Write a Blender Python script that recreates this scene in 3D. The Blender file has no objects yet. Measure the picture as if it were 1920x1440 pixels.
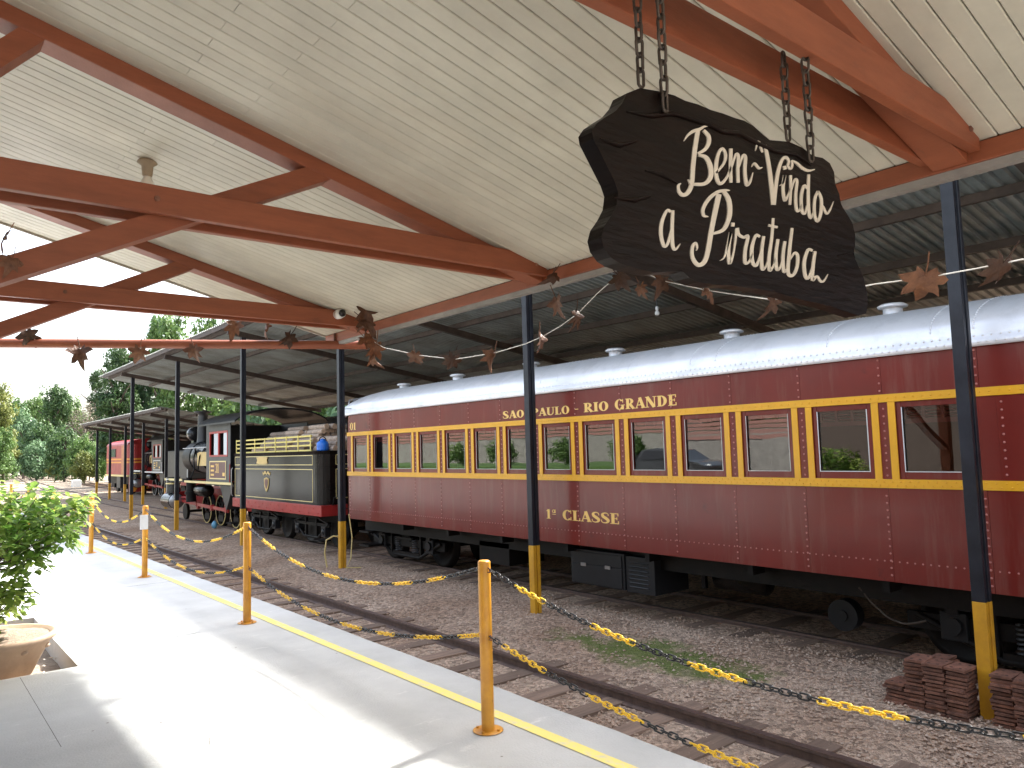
import bpy, bmesh, math, random
from mathutils import Vector, Matrix, noise
random.seed(7)
S = bpy.context.scene
COL = S.collection
R_ = math.radians

# ------------------------------------------------------------------ camera
CAM_H = 1.65
CF = 1421.24
RW = ((0.776, 0.031, 0.630), (-0.630, 0.083, 0.772), (-0.028, -0.996, 0.084))   # rows: world axes in (right, down, forward)
def _ortho():
    import numpy as np
    c = np.array([960., 720.]); v1 = np.array([-199., 872.]) - c; v2 = np.array([2712., 790.]) - c
    f = float(np.sqrt(-(v1 @ v2)))
    y = np.array([*v1, f]); y /= np.linalg.norm(y)
    x = np.array([*v2, f]); x -= y * (x @ y); x /= np.linalg.norm(x)
    z = np.cross(x, y)
    if z[1] > 0: z = -z
    return f, [list(map(float, r)) for r in (x, y, z)]
CF, RW = _ortho()
cam = bpy.data.cameras.new('camera'); cam_o = bpy.data.objects.new('camera', cam); COL.objects.link(cam_o)
cam.sensor_width = 36; cam.lens = CF / 1920 * 36; cam.clip_end = 3000; cam.clip_start = 0.05
m = Matrix([[RW[i][0], -RW[i][1], -RW[i][2], 0] for i in range(3)] + [[0, 0, 0, 1]])
m.translation = Vector((0, 0, CAM_H))
cam_o.matrix_world = m
S.camera = cam_o

# ------------------------------------------------------------------ light
SUN_D = Vector((-0.85, -0.10, -1.0)).normalized()
W = bpy.data.worlds.new('World'); S.world = W; W.use_nodes = True
nt = W.node_tree; nt.nodes.clear()
out = nt.nodes.new('ShaderNodeOutputWorld'); bg = nt.nodes.new('ShaderNodeBackground')
sky = nt.nodes.new('ShaderNodeTexSky'); sky.sky_type = 'NISHITA'; sky.sun_disc = False
sky.sun_elevation = math.asin(-SUN_D.z); sky.sun_rotation = math.atan2(-SUN_D.x, -SUN_D.y)
sky.dust_density = 4.0; sky.air_density = 1.2; sky.ozone_density = 1.0
hsv = nt.nodes.new('ShaderNodeHueSaturation'); hsv.inputs['Saturation'].default_value = 0.6
nt.links.new(sky.outputs[0], hsv.inputs['Color'])
nt.links.new(hsv.outputs[0], bg.inputs[0]); bg.inputs[1].default_value = 0.15
nt.links.new(bg.outputs[0], out.inputs[0])
sun = bpy.data.lights.new('sun', 'SUN'); sun.energy = 3.6; sun.angle = R_(3.0); sun.color = (1.0, 0.965, 0.91)
sun_o = bpy.data.objects.new('sun', sun); COL.objects.link(sun_o)
sun_o.rotation_euler = SUN_D.to_track_quat('-Z', 'Y').to_euler(); sun_o.location = (30, 0, 40)

S.view_settings.view_transform = 'Standard'; S.view_settings.look = 'None'
S.view_settings.exposure = 2.2; S.view_settings.gamma = 1; S.view_settings.use_curve_mapping = False
S.render.engine = 'CYCLES'
cy = S.cycles
cy.use_denoising = True; cy.max_bounces = 8; cy.diffuse_bounces = 5; cy.glossy_bounces = 4
cy.transparent_max_bounces = 12; cy.transmission_bounces = 4; cy.caustics_reflective = False; cy.caustics_refractive = False
cy.sample_clamp_indirect = 6.0

# ------------------------------------------------------------------ placing: a point of the picture at a known plane of the place
def ray(px, py):
    c = (px - 960, py - 720, CF)
    return Vector([sum(RW[i][k] * c[k] for k in range(3)) for i in range(3)])
def atX(px, py, X): d = ray(px, py); return d * (X / d.x) + Vector((0, 0, CAM_H))
def atY(px, py, Y): d = ray(px, py); return d * (Y / d.y) + Vector((0, 0, CAM_H))
def atZ(px, py, Z): d = ray(px, py); return d * ((Z - CAM_H) / d.z) + Vector((0, 0, CAM_H))

# ------------------------------------------------------------------ materials
MATS = {}
def mat(name, col, rough=0.6, metal=0.0, var=0.0, scale=6.0, bump=0.0, bscale=40.0, col2=None, spec=0.5, coat=0.0, objvar=0.0,
        stretch=None, detail=5.0, thr=None):
    M = bpy.data.materials.new(name); M.use_nodes = True; t = M.node_tree; N = t.nodes; L = t.links
    b = N['Principled BSDF']; b.inputs['Roughness'].default_value = rough; b.inputs['Metallic'].default_value = metal
    b.inputs['Specular IOR Level'].default_value = spec; b.inputs['Coat Weight'].default_value = coat; b.inputs['Coat Roughness'].default_value = 0.08
    c1 = (*col, 1)
    tc = N.new('ShaderNodeTexCoord'); src = tc.outputs['Object']
    geo = N.new('ShaderNodeNewGeometry'); src = geo.outputs['Position']
    if stretch:
        mp = N.new('ShaderNodeMapping'); mp.inputs['Scale'].default_value = stretch; L.new(src, mp.inputs[0]); src = mp.outputs[0]
    last = None
    if var > 0 or col2:
        n = N.new('ShaderNodeTexNoise'); n.inputs['Scale'].default_value = scale; n.inputs['Detail'].default_value = detail; n.inputs['Roughness'].default_value = 0.65
        L.new(src, n.inputs['Vector'])
        rmp = N.new('ShaderNodeMapRange'); rmp.inputs['From Min'].default_value = thr[0] if thr else 0.3; rmp.inputs['From Max'].default_value = thr[1] if thr else 0.7
        L.new(n.outputs['Fac'], rmp.inputs['Value'])
        mx = N.new('ShaderNodeMix'); mx.data_type = 'RGBA'
        c2 = (*col2, 1) if col2 else tuple(max(0, x * (1 - var)) for x in col) + (1,)
        mx.inputs['A'].default_value = c1; mx.inputs['B'].default_value = c2
        L.new(rmp.outputs[0], mx.inputs['Factor']); last = mx.outputs['Result']
        rr = N.new('ShaderNodeMapRange'); rr.inputs['To Min'].default_value = max(0.02, rough * 0.85); rr.inputs['To Max'].default_value = min(1, rough * 1.2)
        L.new(n.outputs['Fac'], rr.inputs['Value']); L.new(rr.outputs[0], b.inputs['Roughness'])
    if objvar > 0:
        oi = N.new('ShaderNodeObjectInfo'); mr = N.new('ShaderNodeMapRange')
        mr.inputs['To Min'].default_value = 1 - objvar; mr.inputs['To Max'].default_value = 1 + objvar
        L.new(oi.outputs['Random'], mr.inputs['Value'])
        h = N.new('ShaderNodeHueSaturation'); L.new(mr.outputs[0], h.inputs['Value'])
        if last: L.new(last, h.inputs['Color'])
        else: h.inputs['Color'].default_value = c1
        last = h.outputs[0]
    if last: L.new(last, b.inputs['Base Color'])
    else: b.inputs['Base Color'].default_value = c1
    if bump > 0:
        n2 = N.new('ShaderNodeTexNoise'); n2.inputs['Scale'].default_value = bscale; n2.inputs['Detail'].default_value = 6
        L.new(src, n2.inputs['Vector'])
        bp = N.new('ShaderNodeBump'); bp.inputs['Strength'].default_value = bump; bp.inputs['Distance'].default_value = 0.01
        L.new(n2.outputs['Fac'], bp.inputs['Height']); L.new(bp.outputs[0], b.inputs['Normal'])
    MATS[name] = M
    return M

RED_WOOD = mat('red_timber', (0.29, 0.083, 0.035), 0.5, var=0.28, scale=3, bump=0.12, bscale=60, stretch=(1, 1, 6))
CREAM = mat('cream_boards', (0.62, 0.585, 0.475), 0.42, var=0.22, scale=2.2, bump=0.08, bscale=50, objvar=0.045)
GROOVE = mat('board_groove', (0.16, 0.12, 0.09), 0.9)
def concretemat():
    M = mat('concrete', (0.54, 0.545, 0.53), 0.75, scale=1.1, bump=0.35, bscale=70, detail=10, col2=(0.41, 0.415, 0.405))
    t = M.node_tree; N = t.nodes; L = t.links; b = N['Principled BSDF']; src = b.inputs['Base Color'].links[0].from_socket
    g = N.new('ShaderNodeNewGeometry'); mp = N.new('ShaderNodeMapping'); mp.inputs['Scale'].default_value = (2.2, 5.5, 1); mp.inputs['Rotation'].default_value = (0, 0, .35); L.new(g.outputs['Position'], mp.inputs[0])
    n = N.new('ShaderNodeTexNoise'); n.inputs['Scale'].default_value = 1.5; n.inputs['Detail'].default_value = 9; n.inputs['Roughness'].default_value = .7; L.new(mp.outputs[0], n.inputs['Vector'])
    mr = N.new('ShaderNodeMapRange'); mr.inputs['From Min'].default_value = .60; mr.inputs['From Max'].default_value = .72; mr.inputs['To Max'].default_value = .6; L.new(n.outputs['Fac'], mr.inputs['Value'])
    mx = N.new('ShaderNodeMix'); mx.data_type = 'RGBA'; L.new(src, mx.inputs['A']); mx.inputs['B'].default_value = (.70, .69, .66, 1); L.new(mr.outputs[0], mx.inputs['Factor'])
    v = N.new('ShaderNodeTexVoronoi'); v.inputs['Scale'].default_value = 5.0; L.new(g.outputs['Position'], v.inputs['Vector'])
    ms = N.new('ShaderNodeMapRange'); ms.inputs['From Min'].default_value = .03; ms.inputs['From Max'].default_value = .05; L.new(v.outputs['Distance'], ms.inputs['Value'])
    m2 = N.new('ShaderNodeMix'); m2.data_type = 'RGBA'; m2.inputs['A'].default_value = (.2, .18, .16, 1); L.new(mx.outputs['Result'], m2.inputs['B']); L.new(ms.outputs[0], m2.inputs['Factor'])
    L.new(m2.outputs['Result'], b.inputs['Base Color']); return M
CONCRETE = concretemat()
BALLAST = None
STEEL_DK = mat('black_steel', (0.007, 0.0078, 0.012), 0.42, metal=0.0, var=0.5, scale=4, bump=0.08, bscale=60, col2=(0.022, 0.024, 0.032), spec=0.35)
YEL = mat('yellow_paint', (0.70, 0.36, 0.018), 0.42, var=0.25, scale=5, bump=0.05, col2=(0.52, 0.25, 0.02))
YELPOST = mat('yellow_bollard_paint', (0.68, 0.33, 0.03), 0.4, var=0.3, scale=8, col2=(0.50, 0.21, 0.025), bump=0.05)
YELLINE = mat('yellow_line_paint', (0.84, 0.70, 0.20), 0.7, scale=11, col2=(0.62, 0.58, 0.42), thr=(0.50, 0.68), detail=9)
RUST = mat('rusty_steel', (0.26, 0.115, 0.07), 0.85, var=0.5, scale=14, bump=0.5, bscale=90, objvar=0.35, col2=(0.09, 0.042, 0.028))
RUSTTOP = RUST
RAIL = mat('rail_steel', (0.17, 0.11, 0.085), 0.65, metal=0.1, scale=12, col2=(0.09, 0.06, 0.05), bump=0.3)
RAILTOP = mat('rail_head', (0.26, 0.20, 0.17), 0.38, metal=0.7, scale=20, col2=(0.16, 0.11, 0.09))
SLEEPER = mat('old_sleeper', (0.30, 0.20, 0.14), 0.9, var=0.45, scale=3, bump=0.8, bscale=22, stretch=(0.6, 6, 6), objvar=0.25)
MAROON = mat('maroon_paint', (0.175, 0.020, 0.014), 0.25, scale=1.6, col2=(0.135, 0.017, 0.012), coat=0.10, spec=0.42, bump=0.16, bscale=1.5, detail=8)
def dusty(M, col, lo, hi, amt, sc):
    t = M.node_tree; N = t.nodes; L = t.links; b = N['Principled BSDF']; src = b.inputs['Base Color'].links[0].from_socket
    g = N.new('ShaderNodeNewGeometry'); mp = N.new('ShaderNodeMapping'); mp.inputs['Scale'].default_value = sc; L.new(g.outputs['Position'], mp.inputs[0])
    n = N.new('ShaderNodeTexNoise'); n.inputs['Scale'].default_value = 1; n.inputs['Detail'].default_value = 8; n.inputs['Roughness'].default_value = .7; L.new(mp.outputs[0], n.inputs['Vector'])
    mr = N.new('ShaderNodeMapRange'); mr.inputs['From Min'].default_value = lo; mr.inputs['From Max'].default_value = hi; mr.inputs['To Max'].default_value = amt; L.new(n.outputs['Fac'], mr.inputs['Value'])
    mx = N.new('ShaderNodeMix'); mx.data_type = 'RGBA'; L.new(src, mx.inputs['A']); mx.inputs['B'].default_value = (*col, 1); L.new(mr.outputs[0], mx.inputs['Factor']); L.new(mx.outputs['Result'], b.inputs['Base Color'])
dusty(MAROON, (0.27, 0.15, 0.11), .52, .80, .34, (1, 7, .7))
dusty(MAROON, (0.05, 0.015, 0.012), .62, .70, .5, (3, 3, 3))
dusty(CREAM, (0.22, 0.19, 0.15), .66, .74, .55, (70, 70, 70))
dusty(CREAM, (0.47, 0.41, 0.31), .50, .72, .55, (.8, 2.2, 1))
dusty(RED_WOOD, (0.12, 0.045, 0.028), .60, .72, .5, (4, 14, 9))
dusty(YELPOST, (0.17, 0.07, 0.03), .64, .70, .85, (14, 14, 7))
dusty(YEL, (0.16, 0.07, 0.03), .64, .70, .8, (9, 9, 5))
MAROON2 = mat('old_maroon_paint', (0.13, 0.03, 0.026), 0.42, var=0.3, scale=2)
COACHYEL = mat('coach_yellow', (0.80, 0.40, 0.018), 0.32, var=0.12, scale=5)
SILVER = mat('silver_paint', (0.88, 0.88, 0.90), 0.36, metal=0.34, var=0.08, scale=3, bump=0.04, bscale=5)
dusty(SILVER, (0.50, 0.49, 0.49), .50, .75, .5, (1, 2.5, 3))
GOLD = mat('gold_lettering', (0.82, 0.52, 0.14), 0.45)
BLACKP = mat('black_paint', (0.0045, 0.004, 0.004), 0.24, spec=0.2, bump=0.10, bscale=2.2, col2=(0.012, 0.009, 0.007), scale=3)
GRIME = mat('grimy_black', (0.0035, 0.003, 0.003), 0.5, scale=5, col2=(0.012, 0.009, 0.007), bump=0.25, spec=0.2)
REDP = mat('red_paint', (0.42, 0.030, 0.025), 0.4, var=0.3, scale=5)
REDD = mat('red_loco_paint', (0.36, 0.022, 0.022), 0.4, var=0.25, scale=2)
ORANGE = mat('orange_paint', (0.75, 0.30, 0.03), 0.45, var=0.2)
CREAMLINE = mat('cream_lining', (0.78, 0.62, 0.26), 0.45)
BRASS = mat('brass', (0.55, 0.40, 0.16), 0.35, metal=0.8, var=0.2)
STEEL = mat('bright_steel', (0.45, 0.45, 0.46), 0.3, metal=0.9, var=0.2)
BOILER = mat('boiler_cladding', (0.035, 0.037, 0.04), 0.2, metal=0.6, var=0.3, scale=2)
GREYP = mat('grey_paint', (0.034, 0.034, 0.036), 0.42, var=0.2)
WHITEP = mat('white_paint', (0.78, 0.78, 0.76), 0.45, var=0.1)
RACKY = mat('pale_yellow_paint', (0.74, 0.60, 0.16), 0.5, var=0.12)
BLUE = mat('blue_enamel', (0.02, 0.16, 0.62), 0.25)
LOGBARK = mat('log_bark', (0.48, 0.37, 0.29), 0.9, var=0.5, scale=9, bump=0.6, bscale=40, objvar=0.3)
LOGEND = mat('log_end', (0.52, 0.35, 0.23), 0.85, var=0.4, scale=16, objvar=0.3)
SHEET = mat('galvanised_sheet', (0.35, 0.385, 0.38), 0.5, metal=0.15, var=0.35, scale=1.1, col2=(0.20, 0.20, 0.17), objvar=0.08)
PURLIN = mat('rusty_purlin', (0.075, 0.052, 0.042), 0.7, var=0.5, scale=4)
SIGNWOOD = mat('dark_varnished_wood', (0.0036, 0.0019, 0.0014), 0.36, scale=4, col2=(0.009, 0.004, 0.0025), bump=0.4, bscale=10, stretch=(1.0, 1, 6), spec=0.14)
LETTER = mat('cream_letter', (0.60, 0.53, 0.42), 0.6, var=0.12, scale=20)
CHAINST = mat('chain_steel', (0.11, 0.085, 0.065), 0.5, metal=0.6, var=0.4, scale=30)
CHAINY = mat('yellow_chain_plastic', (0.80, 0.50, 0.02), 0.4)
CHAINK = mat('black_chain_plastic', (0.009, 0.009, 0.011), 0.35)
TERRA = mat('terracotta_pot', (0.46, 0.33, 0.23), 0.75, var=0.25, scale=6, bump=0.2, bscale=40)
SOIL = mat('dry_soil', (0.16, 0.11, 0.075), 0.95, scale=30, col2=(0.32, 0.25, 0.19), bump=1.0, bscale=60)
BARK = mat('tree_bark', (0.13, 0.10, 0.08), 0.9, var=0.4, scale=8, bump=0.5)
DRYLEAF = mat('dry_leaf', (0.16, 0.066, 0.028), 0.6, var=0.5, scale=24, objvar=0.6, col2=(0.075, 0.030, 0.015), bump=0.6, bscale=60)
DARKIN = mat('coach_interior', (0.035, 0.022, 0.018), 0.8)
SHUTTER = mat('louvre_shutter', (0.24, 0.035, 0.03), 0.4, var=0.2)
STRING = mat('white_string', (0.75, 0.75, 0.72), 0.6)
PLASTICW = mat('white_plastic', (0.75, 0.74, 0.70), 0.35)
BLACKGL = mat('black_glass', (0.01, 0.01, 0.012), 0.08)
HOSEY = mat('yellow_hose', (0.55, 0.42, 0.16), 0.5)
STONE = mat('ballast_stone', (0.40, 0.265, 0.18), 0.9, scale=23, col2=(0.58, 0.46, 0.36), thr=(0.35, 0.75), detail=1)
DRYWOOD = mat('bleached_stick', (0.42, 0.33, 0.24), 0.8)
ASPHALT = mat('asphalt', (0.10, 0.10, 0.10), 0.85, var=0.3, scale=2, bump=0.3)
GREYWALL = mat('retaining_wall', (0.27, 0.255, 0.235), 0.9, var=0.4, scale=3, bump=0.6)
FENCERED = mat('red_fence', (0.26, 0.13, 0.11), 0.6)
GRASSM = mat('lawn', (0.075, 0.15, 0.03), 0.9, var=0.4, scale=3, bump=0.5)
STUCCO = mat('shaded_stucco', (0.075, 0.055, 0.045), 0.85, var=0.2)  # shade put into the wall colour so the coach windows reflect it dark
CARP = mat('graphite_car_paint', (0.018, 0.019, 0.022), 0.2, coat=0.8)
HILLG = mat('forest_hill', (0.03, 0.055, 0.018), 0.95, var=0.5, scale=0.25, bump=1.0, bscale=1.0)

def leafmat(name, c, c2, trans=0.35):
    M = bpy.data.materials.new(name); M.use_nodes = True; t = M.node_tree; N = t.nodes; L = t.links
    N.clear()
    o = N.new('ShaderNodeOutputMaterial'); d = N.new('ShaderNodeBsdfPrincipled'); tr = N.new('ShaderNodeBsdfTranslucent'); mx = N.new('ShaderNodeMixShader')
    d.inputs['Roughness'].default_value = 0.5; d.inputs['Specular IOR Level'].default_value = 0.35
    g = N.new('ShaderNodeNewGeometry'); n = N.new('ShaderNodeTexNoise'); n.inputs['Scale'].default_value = 0.9; n.inputs['Detail'].default_value = 3
    L.new(g.outputs['Position'], n.inputs['Vector'])
    mr = N.new('ShaderNodeMapRange'); mr.inputs['From Min'].default_value = .35; mr.inputs['From Max'].default_value = .65
    ad = N.new('ShaderNodeMath'); ad.operation = 'ADD'; ad.use_clamp = True
    rs = N.new('ShaderNodeMath'); rs.operation = 'MULTIPLY_ADD'; rs.inputs[1].default_value = 0.7; rs.inputs[2].default_value = -0.35
    L.new(g.outputs['Random Per Island'], rs.inputs[0]); L.new(n.outputs['Fac'], mr.inputs['Value'])
    L.new(mr.outputs[0], ad.inputs[0]); L.new(rs.outputs[0], ad.inputs[1])
    cm = N.new('ShaderNodeMix'); cm.data_type = 'RGBA'; cm.inputs['A'].default_value = (*c, 1); cm.inputs['B'].default_value = (*c2, 1)
    L.new(ad.outputs[0], cm.inputs['Factor'])
    L.new(cm.outputs['Result'], d.inputs['Base Color']); L.new(cm.outputs['Result'], tr.inputs['Color'])
    mx.inputs[0].default_value = trans
    L.new(d.outputs[0], mx.inputs[1]); L.new(tr.outputs[0], mx.inputs[2]); L.new(mx.outputs[0], o.inputs[0])
    return M
LEAF_DK = leafmat('dark_foliage', (0.032, 0.072, 0.026), (0.085, 0.15, 0.045))  # tree foliage colours here and below are lightened in place of haze
LEAF_MD = leafmat('green_foliage', (0.065, 0.13, 0.032), (0.15, 0.24, 0.065))
LEAF_YL = leafmat('yellowish_foliage', (0.11, 0.14, 0.03), (0.21, 0.23, 0.06))
LEAF_GY = leafmat('grey_bare_twigs', (0.15, 0.125, 0.09), (0.24, 0.21, 0.16), 0.1)
LEAF_BL = leafmat('bluish_foliage', (0.07, 0.13, 0.065), (0.15, 0.25, 0.12))
LEAF_SH = leafmat('shrub_leaf', (0.11, 0.22, 0.035), (0.42, 0.52, 0.13), 0.5)

def glassmat():
    M = bpy.data.materials.new('window_glass'); M.use_nodes = True; t = M.node_tree; N = t.nodes; L = t.links; N.clear()
    o = N.new('ShaderNodeOutputMaterial'); tr = N.new('ShaderNodeBsdfTransparent'); tr.inputs[0].default_value = (0.75, 0.78, 0.76, 1)
    gl = N.new('ShaderNodeBsdfGlossy'); gl.inputs['Roughness'].default_value = 0.01; gl.inputs['Color'].default_value = (0.95, 0.97, 0.96, 1)
    fr = N.new('ShaderNodeFresnel'); fr.inputs[0].default_value = 2.1
    tc = N.new('ShaderNodeNewGeometry'); n = N.new('ShaderNodeTexNoise'); n.inputs['Scale'].default_value = 1.6; L.new(tc.outputs['Position'], n.inputs['Vector'])
    bp = N.new('ShaderNodeBump'); bp.inputs['Strength'].default_value = 0.05; bp.inputs['Distance'].default_value = 0.02; L.new(n.outputs[0], bp.inputs['Height']); L.new(bp.outputs[0], gl.inputs['Normal'])
    mx = N.new('ShaderNodeMixShader'); L.new(fr.outputs[0], mx.inputs[0]); L.new(tr.outputs[0], mx.inputs[1]); L.new(gl.outputs[0], mx.inputs[2]); L.new(mx.outputs[0], o.inputs[0])
    return M
GLASS = glassmat()

def groundmat():
    M = bpy.data.materials.new('ballast_ground'); M.use_nodes = True; t = M.node_tree; N = t.nodes; L = t.links
    b = N['Principled BSDF']; b.inputs['Roughness'].default_value = 0.95; b.inputs['Specular IOR Level'].default_value = 0.2
    g = N.new('ShaderNodeNewGeometry')
    v = N.new('ShaderNodeTexVoronoi'); v.inputs['Scale'].default_value = 24; L.new(g.outputs['Position'], v.inputs['Vector'])
    v2 = N.new('ShaderNodeTexVoronoi'); v2.inputs['Scale'].default_value = 55; L.new(g.outputs['Position'], v2.inputs['Vector'])
    n = N.new('ShaderNodeTexNoise'); n.inputs['Scale'].default_value = 0.7; n.inputs['Detail'].default_value = 8; L.new(g.outputs['Position'], n.inputs['Vector'])
    cr = N.new('ShaderNodeValToRGB'); cr.color_ramp.elements[0].color = (0.40, 0.26, 0.175, 1); cr.color_ramp.elements[1].color = (0.60, 0.45, 0.335, 1)
    cr.color_ramp.elements[0].position = 0.3; cr.color_ramp.elements[1].position = 0.72
    L.new(n.outputs['Fac'], cr.inputs[0])
    sep = N.new('ShaderNodeSeparateColor'); L.new(v.outputs['Color'], sep.inputs[0])
    mr = N.new('ShaderNodeMapRange'); mr.inputs['To Min'].default_value = 0.55; mr.inputs['To Max'].default_value = 1.35; L.new(sep.outputs[0], mr.inputs['Value'])
    ml = N.new('ShaderNodeMix'); ml.data_type = 'RGBA'; ml.blend_type = 'MULTIPLY'; ml.inputs['Factor'].default_value = 1
    L.new(cr.outputs[0], ml.inputs['A']); L.new(mr.outputs[0], ml.inputs['B'])
    # moss between the tracks
    n3 = N.new('ShaderNodeTexNoise'); n3.inputs['Scale'].default_value = 3.5; n3.inputs['Detail'].default_value = 6; L.new(g.outputs['Position'], n3.inputs['Vector'])
    sx = N.new('ShaderNodeSeparateXYZ'); L.new(g.outputs['Position'], sx.inputs[0])
    def bell(out_, c, w):
        a = N.new('ShaderNodeMath'); a.operation = 'SUBTRACT'; L.new(out_, a.inputs[0]); a.inputs[1].default_value = c
        bb = N.new('ShaderNodeMath'); bb.operation = 'ABSOLUTE'; L.new(a.outputs[0], bb.inputs[0])
        cc = N.new('ShaderNodeMapRange'); cc.inputs['From Min'].default_value = 0; cc.inputs['From Max'].default_value = w; cc.inputs['To Min'].default_value = 1; cc.inputs['To Max'].default_value = 0
        L.new(bb.outputs[0], cc.inputs['Value']); return cc.outputs[0]
    p = N.new('ShaderNodeMath'); p.operation = 'MULTIPLY'; L.new(bell(sx.outputs['X'], 6.55, 0.9), p.inputs[0]); L.new(bell(sx.outputs['Y'], 5.6, 2.6), p.inputs[1])
    mm = N.new('ShaderNodeMath'); mm.operation = 'ADD'; L.new(p.outputs[0], mm.inputs[0]); L.new(n3.outputs['Fac'], mm.inputs[1])
    ms = N.new('ShaderNodeMapRange'); ms.inputs['From Min'].default_value = 0.84; ms.inputs['From Max'].default_value = 1.15; ms.inputs['To Max'].default_value = 0.85; L.new(mm.outputs[0], ms.inputs['Value'])
    mg = N.new('ShaderNodeMix'); mg.data_type = 'RGBA'; mg.inputs['B'].default_value = (0.13, 0.19, 0.035, 1); L.new(ms.outputs[0], mg.inputs['Factor']); L.new(ml.outputs['Result'], mg.inputs['A'])
    # far dry earth
    fy = N.new('ShaderNodeMapRange'); fy.inputs['From Min'].default_value = 30; fy.inputs['From Max'].default_value = 70; L.new(sx.outputs['Y'], fy.inputs['Value'])
    mf = N.new('ShaderNodeMix'); mf.data_type = 'RGBA'; mf.inputs['B'].default_value = (0.30, 0.245, 0.19, 1); L.new(fy.outputs[0], mf.inputs['Factor']); L.new(mg.outputs['Result'], mf.inputs['A'])
    L.new(mf.outputs['Result'], b.inputs['Base Color'])
    ad = N.new('ShaderNodeMath'); ad.operation = 'ADD'; L.new(v.outputs['Distance'], ad.inputs[0]); L.new(v2.outputs['Distance'], ad.inputs[1])
    bp = N.new('ShaderNodeBump'); bp.invert = True; bp.inputs['Strength'].default_value = 0.9; bp.inputs['Distance'].default_value = 0.03; L.new(ad.outputs[0], bp.inputs['Height'])
    L.new(bp.outputs[0], b.inputs['Normal'])
    return M
BALLAST = groundmat()

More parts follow.
